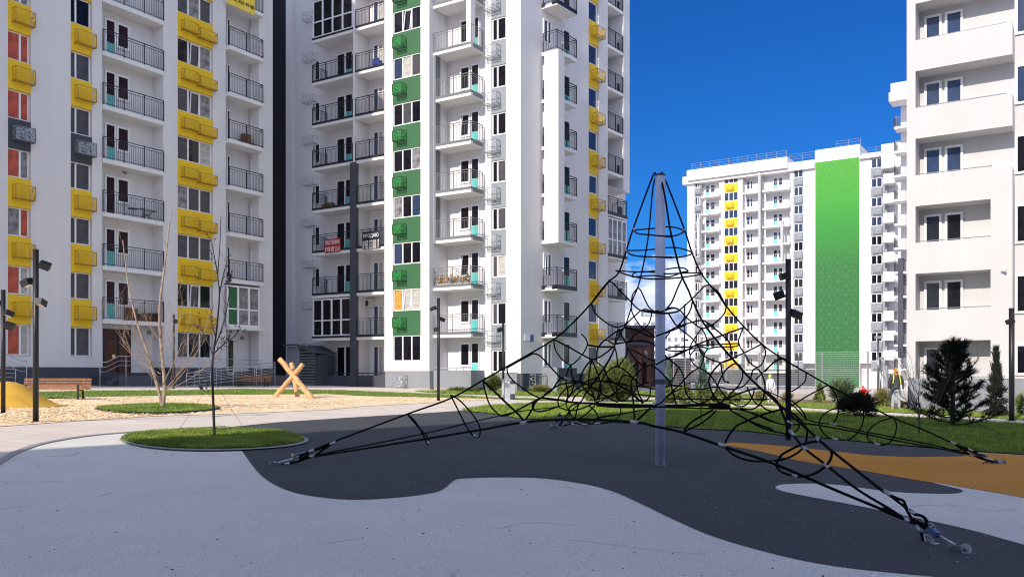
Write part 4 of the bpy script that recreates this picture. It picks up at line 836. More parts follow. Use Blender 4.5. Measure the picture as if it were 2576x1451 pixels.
RP = [
 # corner ropes
 ('d', 'M1', 1.3, [(1650, 437), (1640, 449), (1592, 578), (1575, 632), (1556, 686), (1531, 709), (1490, 760), (1440, 813), (1388, 857), (1275, 922), (1213, 957), (1135, 1001), (1022, 1042), (833, 1113), (780, 1135)]),
 ('d', 'M3', 1.3, [(1664, 437), (1671, 446), (1722, 578), (1740, 634), (1762, 684), (1787, 718), (1808, 736), (1828, 771), (1871, 821), (1917, 866), (1969, 902), (2027, 936), (2083, 968), (2155, 1005), (2246, 1050), (2325, 1081), (2397, 1114), (2440, 1130), (2478, 1147)]),
 ('d', 'M2', 1.1, [(1654, 438), (1643, 470), (1633, 575), (1625, 632), (1612, 695), (1604, 724), (1590, 758), (1587, 777), (1576, 811), (1571, 822), (1557, 845), (1548, 864), (1537, 895), (1505, 945), (1484, 972), (1461, 1010), (1440, 1030), (1418, 1052), (1405, 1070)]),
 ('d', 'M4', 1.5, [(1660, 436), (1673, 496), (1685, 572), (1696, 622), (1708, 671), (1718, 701), (1732, 730), (1741, 753), (1765, 804), (1797, 849), (1831, 889), (1853, 914), (1882, 946), (1912, 975), (1950, 1008), (1986, 1041), (2012, 1063), (2058, 1103), (2087, 1129), (2225, 1238)]),
 # edge ropes
 ('d', 'F14', 1.35, [(790, 1148), (1066, 1104), (1207, 1081), (1317, 1062), (1447, 1054), (1596, 1061), (1647, 1072), (1716, 1087), (1818, 1122), (1945, 1165), (2097, 1230), (2230, 1285), (2274, 1305)]),
 ('d', 'F12', 1.15, [(786, 1146), (1058, 1092), (1170, 1065), (1258, 1045), (1295, 1036), (1340, 1030), (1404, 1022), (1430, 1010)]),
 ('7', 'M4', 1.4, [(480, 500), (600, 600), (720, 890), (740, 905), (870, 1055), (1090, 1225), (1380, 1451), (1690, 1640), (1812, 1722)]),
 ('7', 'F23', 1.2, [(480, 490), (600, 540), (700, 590), (800, 680), (890, 770), (1020, 805), (1140, 820), (1410, 882), (1741, 945), (2110, 1020), (2400, 1090), (2480, 1110)]),
 ('7', 'M3', 1.2, [(740, 760), (860, 810), (1020, 830), (1470, 915), (1741, 975), (2100, 1040), (2400, 1100), (2500, 1120)]),
 # upper square rings
 ('b', 'R1', 1, [(512, 480), (640, 470), (790, 456), (890, 485), (850, 515), (770, 527), (620, 515), (540, 505), (512, 480)]),
 ('b', 'R2', 1, [(452, 635), (600, 632), (820, 612), (955, 652), (880, 682), (770, 687), (600, 682), (500, 670), (452, 635)]),
 ('b', 'R3', 1, [(375, 788), (600, 797), (855, 765), (925, 790), (880, 800), (780, 835), (660, 825), (520, 835), (500, 828), (530, 800), (620, 797), (760, 812), (920, 805), (1035, 810), (930, 832), (780, 848), (620, 850), (480, 825), (375, 788)]),
 ('1', 'R4', 1, [(1060, 790), (1150, 765), (1300, 805), (1500, 765), (1620, 738), (1740, 758), (1775, 782), (1650, 825), (1400, 835), (1200, 820), (1060, 790)]),
 ('1', 'R4', 1, [(1050, 785), (1170, 800), (1300, 825), (1480, 800), (1600, 755), (1700, 745), (1780, 790), (1600, 840), (1400, 840), (1180, 815), (1050, 785)]),
 # left side loops
 ('a', 'M1', 1, [(1615, 390), (1700, 490), (1800, 600), (1835, 660), (1832, 690), (1815, 680), (1770, 590), (1700, 470), (1615, 390)]),
 ('a', 'M1', 1, [(2035, 210), (2100, 340), (2180, 500), (2240, 590), (2285, 618), (2318, 590), (2310, 500), (2240, 390), (2130, 270), (2035, 210)]),
 ('6', 'M1', 1, [(580, 600), (610, 760), (680, 980), (770, 1100), (860, 1175)]), ('6', 'F14', 1.2, [(590, 620), (700, 720), (1000, 1010), (1180, 1180), (1240, 1285)]),
 ('6', 'F14', 1, [(1240, 1285), (1300, 1200), (1380, 1070), (1440, 940), (1520, 890)]), ('6', 'M1', 1.2, [(860, 1180), (980, 1170), (1110, 1105), (1300, 1000), (1520, 888), (1700, 760), (1780, 640), (1840, 565)]),
 ('6', 'N', 1, [(970, 400), (985, 500), (1080, 620), (1250, 750), (1400, 850), (1510, 888)]), ('6', 'N', 1, [(1380, 180), (1430, 175), (1520, 220), (1640, 350), (1740, 460), (1840, 565)]),
 ('6', 'M1', 1.4, [(970, 400), (1060, 350), (1220, 260), (1380, 175)]),
 ('6', 'N', 1, [(1520, 890), (1700, 915), (1900, 935)]), ('6', 'N', 1, [(1390, 1085), (1378, 1010), (1420, 940), (1520, 895)]), ('6', 'N', 1, [(1395, 1085), (1480, 1110), (1600, 1095), (1800, 1030)]), ('6', 'C', 1, [(1405, 1070), (1400, 1010), (1470, 930), (1530, 890)]),
 ('3', 'C', 1.6, [(550, 930), (800, 965), (1000, 1000), (1200, 1020), (1420, 1025), (1650, 1040), (1935, 1070)]), ('3', 'G', 1.3, [(1400, 1030), (1600, 1050), (1935, 1090)]),
 ('3', 'M1', 1.4, [(870, 610), (980, 640), (1090, 665), (1250, 700), (1380, 745)]),
 ('3', 'G', 1, [(765, 0), (780, 130), (850, 260), (950, 360), (1040, 400), (1120, 350), (1230, 230), (1300, 100), (1300, 20), (1260, -50), (1210, -100)]), ('3', 'C', 1.25, [(780, 0), (1000, 110), (1200, 225), (1380, 310), (1500, 280), (1620, 200), (1750, 90)]),
 ('3', 'N', 1.4, [(1310, 80), (1500, 110), (1750, 110)]), ('3', 'C', 1, [(1750, 80), (1600, 0), (1480, 130), (1460, 280), (1460, 360)]),
 ('3', 'C', 1, [(1040, 400), (980, 520), (960, 680), (990, 830), (980, 1000)]), ('3', 'C', 1, [(1040, 400), (1050, 560), (1090, 660), (1070, 800), (1000, 940)]),
 ('3', 'N', 1.1, [(1380, 320), (1280, 430), (1200, 600), (1230, 750), (1330, 860), (1420, 940)]), ('3', 'N', 1, [(1380, 320), (1340, 500), (1330, 720), (1390, 860), (1430, 1000)]), ('3', 'C', 1, [(1380, 330), (1450, 480), (1500, 620), (1530, 760), (1500, 950)]),
 ('3', 'C', 1, [(1460, 360), (1560, 440), (1610, 560), (1720, 680), (1935, 800)]), ('3', 'G', 1.2, [(1740, 150), (1690, 270), (1600, 430), (1500, 560), (1430, 680), (1330, 740)]),
 ('3', 'C', 1, [(840, 1085), (830, 980), (870, 880), (950, 800), (1090, 720), (1200, 640)]), ('3', 'N', 1, [(600, 890), (760, 780), (900, 710), (1090, 690), (1250, 680), (1350, 650), (1470, 610)]),
 ('3', 'C', 1, [(1060, 990), (1130, 880), (1260, 790), (1380, 770), (1500, 830), (1640, 930), (1800, 1010)]), ('3', 'C', 1, [(840, 1085), (960, 1130), (1080, 1140), (1240, 1100), (1400, 1030), (1560, 970), (1740, 860), (1860, 760)]),
 ('3', 'G', 1, [(1000, 1130), (960, 1040), (980, 940), (1100, 820), (1220, 740), (1380, 690), (1530, 660), (1700, 690), (1935, 720)]), ('3', 'C', 1, [(1000, 1130), (1050, 1060), (1200, 1000), (1290, 840), (1380, 760)]),
 ('3', 'G', 1, [(1010, 1130), (1010, 1240)]), ('3', 'C', 1, [(1110, 1270), (1140, 1120), (1180, 1010)]), ('3', 'C', 1, [(1170, 1275), (1300, 1190), (1410, 1080), (1430, 1010)]), ('3', 'C', 1, [(1330, 1060), (1430, 1150), (1480, 1245)]), ('3', 'G', 1, [(1010, 1150), (1060, 1240), (1110, 1270)]),
 ('3', 'B', 1, [(900, 1400), (1010, 1365), (1110, 1350), (1260, 1370), (1420, 1340), (1480, 1250)]), ('3', 'B', 1, [(1480, 1250), (1935, 1190)]), ('3', 'B', 1, [(1110, 1280), (1250, 1330), (1460, 1360), (1700, 1320), (1840, 1210), (1840, 1090)]),
 ('3', 'B', 1.1, [(920, 1270), (1000, 1170), (1010, 1110)]), ('3', 'B', 1, [(860, 1400), (900, 1330), (990, 1240)]),
 # loops under the upper rings
 ('1', 'M1', 1, [(440, 250), (520, 262), (620, 370), (750, 500), (870, 620), (960, 720), (1050, 790)]), ('1', 'C', 1, [(140, 640), (150, 720), (200, 830), (300, 930), (450, 1040), (560, 1090), (640, 1100), (760, 1050), (920, 910), (1050, 790)]), ('1', 'M1', 1.5, [(140, 640), (300, 430), (440, 260)]),
 ('1', 'G', 1, [(1000, 360), (1060, 420), (1150, 620), (1230, 750), (1330, 810)]), ('1', 'G', 1, [(990, 375), (910, 480), (885, 600), (880, 760), (930, 900), (1030, 1050), (1110, 1130), (1210, 1020), (1250, 900), (1255, 840)]),
 ('1', 'N', 1, [(1830, 190), (1740, 380), (1640, 620), (1550, 740)]), ('1', 'N', 1, [(1565, 820), (1640, 950), (1740, 1075), (1820, 1000), (1897, 890)]),
 ('2', 'M3', 1, [(860, 268), (780, 300), (600, 480), (390, 670), (290, 710)]), ('2', 'C', 1, [(200, 640), (300, 640), (390, 680), (490, 790), (600, 880), (740, 970), (880, 935), (1000, 850), (1110, 730), (1140, 620)]), ('2', 'N', 1, [(590, 540), (565, 660), (490, 790), (350, 930)]), ('2', 'M3', 1.6, [(880, 275), (990, 390), (1070, 510), (1135, 610)]),
 ('2', 'N', 1.1, [(0, 1100), (180, 1030), (340, 950), (560, 880), (740, 845), (850, 890), (1000, 1015), (1130, 1130), (1200, 1220), (1230, 1400)]), ('2', 'C', 1, [(350, 950), (500, 1060), (620, 1170), (700, 1290), (800, 1400)]),
 ('2', 'G', 1, [(740, 975), (650, 1100), (560, 1260), (545, 1400)]), ('2', 'G', 1, [(745, 980), (810, 1100), (840, 1270)]), ('2', 'N', 1.2, [(1420, 960), (1200, 1040), (950, 1130), (680, 1230), (400, 1380), (200, 1455), (0, 1560)]),
 ('2', 'M3', 1, [(1420, 950), (1370, 1080), (1340, 1180), (1370, 1280), (1430, 1370), (1520, 1520), (1640, 1600), (1740, 1520), (1780, 1340), (1715, 1230)]), ('2', 'M3', 1.1, [(1710, 1230), (1430, 1370), (1250, 1451), (1050, 1530)]),
 ('2', 'C', 1, [(150, 1310), (280, 1275), (500, 1275), (740, 1245), (1000, 1235), (1340, 1220), (1270, 1268), (1000, 1272), (860, 1300), (740, 1270), (600, 1300), (380, 1340), (200, 1330), (150, 1310)]), ('2', 'G', 1, [(230, 1030), (130, 1160), (10, 1280), (90, 1370), (200, 1480)]),
 ('1', 'C', 1, [(770, 1110), (900, 1130), (1300, 1285), (1600, 1180), (1897, 1060)]), ('1', 'G', 1, [(640, 1130), (600, 1250), (570, 1410)]), ('1', 'C', 1, [(640, 1140), (720, 1290), (800, 1430)]), ('1', 'G', 1, [(850, 1370), (960, 1220), (1110, 1155), (1200, 1190), (1310, 1285)]), ('1', 'C', 1, [(560, 1420), (740, 1385), (900, 1360), (1150, 1370), (1300, 1410)]), ('1', 'C', 1, [(280, 1451), (360, 1360), (500, 1250), (640, 1160), (770, 1110)]),
 # tangle left of the mast
 ('4', 'G', 1, [(290, 90), (330, 230), (350, 420), (420, 350), (490, 230), (510, 110)]), ('4', 'C', 1, [(500, 110), (600, 270), (680, 360), (780, 420), (900, 400), (1100, 330), (1451, 160)]), ('4', 'G', 1, [(560, 150), (700, 220), (820, 290), (940, 340)]),
 ('4', 'C', 1.1, [(300, 60), (450, 40), (620, 20), (800, 20), (980, 110), (1160, 290), (1330, 430)]), ('4', 'N', 1, [(800, 420), (680, 520), (590, 620), (560, 720), (580, 860), (660, 950), (770, 1010)]), ('4', 'C', 1, [(20, 960), (70, 700), (150, 550), (230, 470), (350, 430), (500, 520), (640, 660), (760, 745), (880, 780), (960, 790), (1100, 780), (1200, 735), (1400, 750)]),
 ('4', 'N', 1, [(900, 410), (1050, 520), (1200, 700)]), ('4', 'C', 1, [(640, 650), (560, 590), (430, 580), (370, 700), (320, 850), (400, 990), (560, 890), (700, 740), (860, 680)]), ('4', 'G', 1, [(80, 670), (300, 700), (540, 740), (700, 740)]), ('4', 'G', 1, [(130, 460), (200, 650), (300, 860)]), ('4', 'C', 1.2, [(160, 650), (380, 740), (580, 860), (760, 1030)]),
 ('4', 'NN', 1.2, [(560, 740), (585, 880), (605, 1050), (620, 1325)]), ('4', 'G', 1, [(0, 960), (200, 925), (400, 850), (560, 870), (960, 910)]), ('4', 'C', 1, [(880, 790), (860, 920), (790, 1000)]), ('4', 'N', 1, [(650, 620), (660, 760), (700, 900), (770, 1010)]),
 ('4', 'C', 1.8, [(0, 1035), (400, 1050), (900, 1065), (1451, 1070)]), ('4', 'N', 1.5, [(0, 1060), (400, 1090), (900, 1085), (1451, 1090)]), ('4', 'F14', 1, [(640, 1325), (750, 1220), (880, 1100)]), ('4', 'B', 1, [(980, 1120), (770, 1130), (400, 1200), (0, 1270)]), ('4', 'N', 1, [(960, 1060), (1060, 1010), (1140, 930), (1230, 860), (1370, 790)]),
 # tangle right of the mast
 ('5', 'C', 1, [(0, 460), (120, 560), (230, 690), (280, 860), (340, 1080)]), ('5', 'G', 1, [(370, 430), (300, 590), (230, 690)]), ('5', 'C', 1, [(370, 430), (450, 590), (470, 760), (500, 880), (600, 990), (720, 1030), (860, 970), (940, 880), (1000, 770)]), ('5', 'C', 1.1, [(690, 450), (800, 500), (900, 590), (1000, 740), (1090, 870), (1150, 950)]), ('5', 'C', 1, [(700, 450), (580, 520), (480, 620), (370, 740), (160, 930), (40, 1050)]),
 ('5', 'G', 1, [(640, 150), (555, 260), (600, 370), (700, 450), (760, 360), (790, 220), (850, 130)]), ('5', 'C', 1, [(700, 140), (740, 220), (860, 300), (1050, 365), (1150, 340), (1240, 310)]), ('5', 'N', 1.3, [(1050, 370), (930, 500), (860, 640), (880, 760), (940, 900), (1030, 1020)]), ('5', 'C', 1, [(1050, 370), (1080, 560), (1110, 660), (1190, 690)]),
 ('5', 'N', 1, [(1000, 740), (1060, 600), (1150, 470), (1260, 390), (1340, 400), (1400, 490), (1400, 620), (1340, 740), (1240, 840), (1150, 950)]), ('5', 'C', 1, [(460, 780), (700, 800), (980, 760), (1200, 800), (1330, 780), (1440, 730), (1530, 620)]), ('5', 'N', 1.2, [(1030, 1030), (1150, 950), (1400, 850), (1560, 800), (1690, 785)]),
 ('5', 'C', 1, [(1190, 1000), (1330, 1070), (1450, 1060), (1560, 930), (1600, 770)]), ('5', 'N', 1, [(1480, 760), (1560, 940), (1660, 1050), (1740, 940), (1770, 740), (1720, 560), (1640, 460), (1570, 500), (1540, 620)]), ('5', 'G', 1, [(180, 950), (1000, 965), (1840, 960)]), ('5', 'N', 3.4, [(860, 1070), (1010, 1065), (1200, 1090)]), ('5', 'C', 2.0, [(140, 1065), (500, 1060), (1000, 1050)]), ('5', 'N', 1.4, [(140, 1090), (900, 1110), (1330, 1115)]),
 ('5', 'NN', 1.2, [(930, 1130), (780, 1210), (620, 1300), (500, 1400), (455, 1480)]), ('5', 'NN', 1.1, [(980, 1140), (860, 1260), (730, 1350), (600, 1420), (470, 1480)]), ('5', 'N', 1.2, [(1200, 1130), (1500, 1300), (1700, 1380), (1900, 1451)]), ('5', 'C', 1.2, [(1200, 1110), (1450, 1150), (1700, 1230), (1935, 1340)]), ('5', 'C', 1.2, [(1330, 1100), (1550, 1125), (1690, 1060), (1800, 1130), (1935, 1170)]), ('5', 'C', 1, [(1620, 640), (1740, 520), (1935, 350), (2030, 290), (2110, 320)]),
 # large hoops on the right
 ('7', 'NN', 1.4, [(90, 1040), (110, 960), (200, 840), (300, 790), (400, 745), (560, 695), (690, 665)]), ('7', 'NN', 1.4, [(95, 1045), (180, 1120), (300, 1165), (420, 1180), (560, 1175), (690, 1150), (800, 1095), (860, 1030), (888, 950), (885, 860), (820, 770), (720, 690), (660, 655)]),
 ('7', 'M4', 1.4, [(592, 1200), (640, 1120), (720, 1070), (840, 1015), (1000, 985), (1090, 1040), (1130, 1110), (1095, 1200), (1020, 1265), (930, 1310), (820, 1325), (720, 1310), (640, 1280), (600, 1235), (592, 1200)]),
 ('7', 'C', 1.1, [(240, 665), (420, 740), (540, 790), (650, 818), (720, 820), (830, 820)]), ('7', 'N', 1.2, [(150, 685), (350, 800), (500, 870), (690, 912)]), ('7', 'C', 1, [(740, 905), (800, 870), (815, 810), (780, 730), (700, 680)]),
 ('7', 'M3', 1, [(740, 500), (820, 450), (875, 390), (880, 320)]), ('7', 'M3', 1.1, [(480, 310), (560, 220), (640, 185)]), ('7', 'M3', 1, [(1100, 440), (1160, 510), (1192, 600), (1190, 720), (1145, 810)]), ('7', 'M3', 1.1, [(740, 640), (900, 540), (1090, 440)]), ('7', 'M3', 1.2, [(740, 590), (820, 660), (870, 730), (880, 780)]),
 ('7', 'M3', 1, [(1375, 575), (1230, 640), (1100, 690), (1030, 750), (1012, 820), (1040, 890), (1090, 940), (1160, 965), (1280, 968), (1360, 925), (1410, 860), (1440, 770), (1430, 660), (1375, 575)]),
 ('8', 'M3', 1, [(1835, 790), (1720, 825), (1640, 880), (1605, 940), (1620, 990), (1670, 1020), (1760, 1032), (1830, 985), (1862, 900), (1862, 840), (1835, 790)]),
]
ropes = []
for (zk, pl, th, pts) in RP:
    ox, oy, s = ZM[zk]; D2 = [(ox + x * s, oy + y * s) for x, y in pts]
    if pl[0] == 'R' or pl in ('R4',):
        # a ring round the mast: its far strands are the lower ones here, so depth follows height in the loop
        ys = [y for x, y in D2]; ym = (max(ys) + min(ys)) / 2; rr = {'R1': .42, 'R2': .55, 'R3': .7, 'R4': .42}[pl]; hw = max(1e-3, (max(ys) - min(ys)) / 2)
        P3 = [at(x, y, MY - rr * (y - ym) / hw) for x, y in D2]
    else: P3 = [PLN[pl].at(x, y) for x, y in D2]
    P3 = smooth_curve(P3, 5); r = .0103 * (1 + (th - 1) * (.5 if th < 1.65 else 1)) * (1 if zk != 'd' else 1)
    r *= 1.0
    ropes.append((r, P3))
ropes.sort(key=lambda q: -sum((b - a).length for a, b in zip(q[1], q[1][1:])))
rest = MB()
for i, (r, P3) in enumerate(ropes):
    if i < 98: b = MB(); b.tube(P3, r, 7); npart(b, 'rope', 'rope', True)
    else: rest.tube(P3, r, 7)
if rest.v: o = npart(rest, 'short_rope', 'rope', True); struct(o, 'stuff')
# metal ferrules at crossings
def ferr(zk, pl, x, y, dx, dy, L=.10, r=.017):
    ox, oy, s = ZM[zk]; p = PLN[pl].at(ox + x * s, oy + y * s); q = PLN[pl].at(ox + (x + dx) * s, oy + (y + dy) * s); d = (q - p).normalized(); b = MB(); b.tube([p - d * L / 2, p + d * L / 2], r, 10); npart(b, 'ferrule', 'ferrule', True)
for a in (('7', 'M3', 1160, 962, 10, 2), ('8', 'M3', 1690, 1025, 10, 2), ('7', 'M4', 780, 1322, 10, 3), ('7', 'M4', 870, 1050, 10, 6, .09), ('7', 'M4', 470, 1165, 10, 3, .09), ('7', 'M4', 570, 1200, 10, 4, .08), ('7', 'M4', 1085, 1225, 10, 8, .09), ('7', 'M4', 1000, 965, 8, 10, .07), ('7', 'M3', 1145, 818, 10, 3), ('3', 'B', 1265, 1368, 10, 0), ('3', 'B', 1465, 1352, 10, 0), ('4', 'C', 815, 230, 3, 10), ('5', 'M3', 1470, 270, 8, 12, .13),
          ('5', 'C', 560, 680, 10, -3, .13), ('3', 'G', 1190, 270, -8, 10), ('3', 'M1', 985, 632, 10, 4), ('4', 'F14', 625, 1325, 10, 1, .08), ('3', 'F14', 275, 1335, 10, -2, .08), ('a', 'M1', 1828, 675, 4, 8, .06, .018), ('a', 'M1', 2275, 605, 10, 5, .06, .018), ('5', 'F14', 1085, 1700, 10, 3, .07), ('4', 'C', 930, 1070, 0, 10, .1), ('5', 'N', 1340, 1085, 0, 10, .09), ('7', 'M4', 745, 905, 10, 10, .1), ('7', 'C', 725, 805, 10, 8, .09), ('9', 'M3', 1345, 230, 10, 5), ('9', 'M3', 1500, 292, 10, 5), ('9', 'F23', 1510, 340, 10, 2), ('b', 'M1', 512, 478, 4, 10, .05, .018), ('b', 'M3', 890, 485, -4, 10, .05, .018), ('b', 'M1', 452, 635, 4, 10, .05, .018), ('b', 'M3', 955, 652, 4, 10, .05, .018), ('b', 'C', 770, 528, 10, 0, .11), ('b', 'C', 775, 687, 10, 0, .11)): ferr(*a)
# ground anchors
def anchor(P, toward, tz, scale=1.):
    d = (Vector((toward.x, toward.y, 0)) - Vector((P.x, P.y, 0))).normalized(); s = Vector((-d.y, d.x, 0)); up = Vector((0, 0, 1)); z0 = gz(P.x); P0 = Vector((P.x, P.y, z0)); k = scale
    b = MB()
    for sg in (-1, 1):
        b.quad(*[P0 + s * (.07 * sg + o1) * k + d * x * k + up * z * k for (o1, x, z) in ((0, -.08, 0), (0, .06, 0), (0, .07, .10), (0, -.05, .13))]); b.bar(P0 + s * .07 * sg * k + d * -.08 * k, P0 + s * .07 * sg * k + d * .06 * k + up * .02, .025 * k, .10 * k)
        b.tube([P0 + s * (.06 * sg) * k + up * .075 * k, P0 + s * (.085 * sg) * k + up * .075 * k], .075 * k, 16)
    b.tube([P0 - s * .13 * k + up * .075 * k, P0 + s * .13 * k + up * .075 * k], .018 * k, 10)
    b.bar(P0 + up * .12 * k - s * .07 * k - d * .02, P0 + up * .12 * k + s * .07 * k - d * .02, .09 * k, .012)
    npart(b, 'anchor_bracket', 'steel')
    e = P0 + d * .42 * k + up * .25 * k; b = MB(); b.tube([P0 + up * .1 * k, e], .014 * k, 8); npart(b, 'anchor_rod', 'steel', True)
    b = MB(); f = e + (e - P0).normalized() * .16 * k
    b.bar(e, f, .085 * k, .05 * k); npart(b, 'turnbuckle', 'blue_paint')
    b = MB(); g = f + (f - e).normalized() * .22 * k
    lp = [f + (g - f) * (.5 - .5 * math.cos(a)) + s * .055 * k * math.sin(a) for a in [2 * math.pi * i / 14 for i in range(14)]]; b.tube(lp, .012 * k, 7, True)
    lp = [f + (g - f) * (.9 - .5 * math.cos(a)) + up * .05 * k * math.sin(a) for a in [2 * math.pi * i / 14 for i in range(14)]]; b.tube(lp, .011 * k, 7, True); npart(b, 'shackle', 'steel', True)
    return f, g, d, s
def tie(ends, g, k=1.):
    for q, L in ends:
        q = Vector(q); dd = (q - g); n_ = dd.normalized(); side = n_.cross(Vector((0, 0, 1))).normalized() * .035 * k
        b = MB(); m_ = g + dd * .45; b.tube(smooth_curve([q, m_, g + side + dd * .15, g - n_ * .03, g - side + dd * .15, m_ - side * .2, q + n_ * .02], 3), .012 * k, 7); npart(b, 'rope_eye', 'rope', True)
        b = MB(); b.tube([q - n_ * .03, q + n_ * .11], .024 * k, 10); npart(b, 'ferrule', 'ferrule', True)
        b = MB(); c_ = g + dd * .42; b.tube([c_ - n_ * .05, c_ + n_ * .06], .025 * k, 10); npart(b, 'ferrule', 'ferrule', True)
f, g, d, s = anchor(A2, mast, .2, .8); tie([(PLN['M2'].at(1416, 1055), 0), (PLN['B'].at(1440, 1066), 0)], g, 1)
class HW:                                   # hardware of one anchor, laid out in the vertical plane of its guy rope
    def __init__(s, pl, ox, oy, k): s.pl = PLN[pl]; s.a = (ox, oy, k); s.n = Vector((-s.pl.d.y, s.pl.d.x, 0))
    def P(s, x, y, o=0): return s.pl.at(s.a[0] + x * s.a[2], s.a[1] + y * s.a[2]) + s.n * o
    def tube(s, name, m, pts, r, n=8, sm=4, closed=False):
        q = [s.P(*p) for p in pts]; q = smooth_curve(q, sm, closed) if len(q) > 2 else q; b = MB(); b.tube(q, r, n, closed); npart(b, name, m, True)
    def sleeve(s, x0, y0, x1, y1, r): s.tube('ferrule', 'ferrule', [(x0, y0), (x1, y1)], r, 12)
    def bracket(s, x0, x1, y, rad, bolt=True):
        c0, c1 = s.P(x0, y), s.P(x1, y); ax = (c1 - c0).normalized()
        for c in (c0, c1): b = MB(); b.tube([c - ax * .004, c + ax * .004], rad, 18); npart(b, 'anchor_plate', 'steel')
        b = MB(); up = Vector((0, 0, rad * .62)); b.bar(c0 + up, c1 + up, rad * 1.1, .008); b.bar(c0 - up * .1, c1 - up * .1, rad * 1.5, rad * 1.3); npart(b, 'anchor_base', 'steel')
        b = MB(); b.tube([c0 - ax * .03, c1 + ax * .035], .009, 8); b.tube([c1 + ax * .006, c1 + ax * .018], .018, 6); npart(b, 'anchor_bolt', 'ferrule')
h = HW('M4', 2073.75, 1182.75, .3063)
h.sleeve(493, 168, 550, 208, .0165); h.tube('rope_eye', 'rope', [(545, 203), (600, 228), (648, 248), (664, 280), (690, 345), (725, 410), (765, 470)], .0115); h.tube('rope_eye', 'rope', [(545, 206), (600, 252), (662, 300), (690, 350)], .0115)
h.tube('rope_eye', 'rope', [(480, 318), (540, 345), (600, 368), (650, 390)], .020); h.sleeve(643, 385, 708, 420, .0185); h.tube('rope_eye', 'rope', [(706, 420), (760, 432), (810, 440), (835, 470)], .0125)
h.sleeve(700, 322, 750, 362, .0165); h.tube('rope_eye', 'rope', [(748, 360), (800, 372), (836, 405), (838, 450), (815, 470), (780, 430), (735, 400)], .0125)
h.sleeve(760, 448, 802, 512, .0215); h.tube('rope_eye', 'rope', [(800, 512), (812, 570), (835, 618), (872, 638), (905, 625)], .0130); h.tube('thimble', 'steel_rail', [(818, 520), (832, 590), (860, 628), (900, 628)], .0045, 6)
h.tube('shackle', 'steel', [(830, 525), (870, 545), (898, 590), (893, 620)], .0085); h.tube('shackle', 'steel', [(842, 560), (872, 585), (882, 612)], .0065); h.tube('shackle_pin', 'steel_rail', [(858, 606), (938, 600)], .0085)
h.tube('shackle', 'steel', [(850, 432), (885, 440), (893, 465), (870, 485), (835, 490)], .0075); h.tube('shackle', 'steel', [(720, 425), (760, 400), (800, 400), (815, 425)], .006); h.tube('shackle_pin', 'blue_paint', [(820, 490), (880, 505)], .0125)
b = MB(); b.bar(h.P(868, 478), h.P(935, 532), .042, .046); npart(b, 'turnbuckle', 'blue_paint'); h.tube('anchor_rod', 'steel_rail', [(930, 522), (1072, 606)], .0085)
b = MB(); b.lathe(h.P(788, 600), [(-.019, .006), (-.014, .015), (.012, .018), (.019, .008)], 12); npart(b, 'red_cap', 'red_plastic', True); h.bracket(1052, 1165, 648, .044)
h = HW('M1', 600, 937.5, .262)
h.sleeve(878, 688, 932, 660, .022); h.tube('rope', 'rope', [(880, 686), (800, 715), (725, 743)], .018); h.tube('rope_eye', 'rope', [(878, 690), (810, 740), (735, 796)], .014)
h.sleeve(674, 757, 727, 738, .022); h.tube('rope_eye', 'rope', [(676, 757), (630, 775), (592, 800), (596, 826), (640, 800), (676, 765)], .016); h.sleeve(682, 806, 732, 796, .022); h.tube('rope_eye', 'rope', [(684, 806), (630, 826), (560, 850), (492, 868)], .018)
h.sleeve(440, 880, 493, 866, .022); h.tube('rope_eye', 'rope', [(440, 880), (400, 884), (380, 872)], .014); h.tube('shackle', 'steel', [(530, 815), (545, 785), (600, 772), (655, 762), (650, 775), (590, 800), (545, 815)], .012); h.tube('shackle', 'steel', [(520, 815), (535, 835), (570, 838), (580, 815)], .012)
h.tube('anchor_rod', 'steel_rail', [(378, 862), (530, 820)], .011); h.tube('anchor_arm', 'steel', [(335, 853), (375, 878), (418, 902)], .020); h.tube('ground_ring', 'rope', [(512, 912), (518, 897), (536, 891), (552, 898), (558, 912)], .008)
b = MB(); b.lathe(h.P(515, 790), [(-.02, .008), (.02, .016)], 8); npart(b, 'tension_pin', 'sign_yellow', True); h.bracket(300, 400, 893, .062)
h = HW('M3', 2025, 1050, .2765)
h.sleeve(1330, 222, 1362, 240, .020); h.tube('rope', 'rope', [(1362, 240), (1440, 275), (1500, 300), (1560, 330), (1630, 375)], .017); h.tube('rope_eye', 'rope', [(1362, 242), (1420, 285), (1480, 320), (1540, 340)], .012); h.sleeve(1484, 286, 1520, 302, .020); h.sleeve(1495, 340, 1530, 346, .020)
h.tube('shackle', 'steel', [(1560, 330), (1600, 325), (1650, 345), (1655, 360), (1610, 355), (1570, 345)], .013); h.tube('rope_eye', 'rope', [(1540, 345), (1600, 372), (1680, 392), (1740, 402)], .014); h.tube('anchor_rod', 'steel_rail', [(1630, 362), (1745, 400)], .010); h.tube('shackle', 'dark_grey', [(1622, 408), (1640, 432), (1680, 434), (1715, 420), (1690, 405), (1640, 402)], .014); h.bracket(1738, 1800, 408, .058)
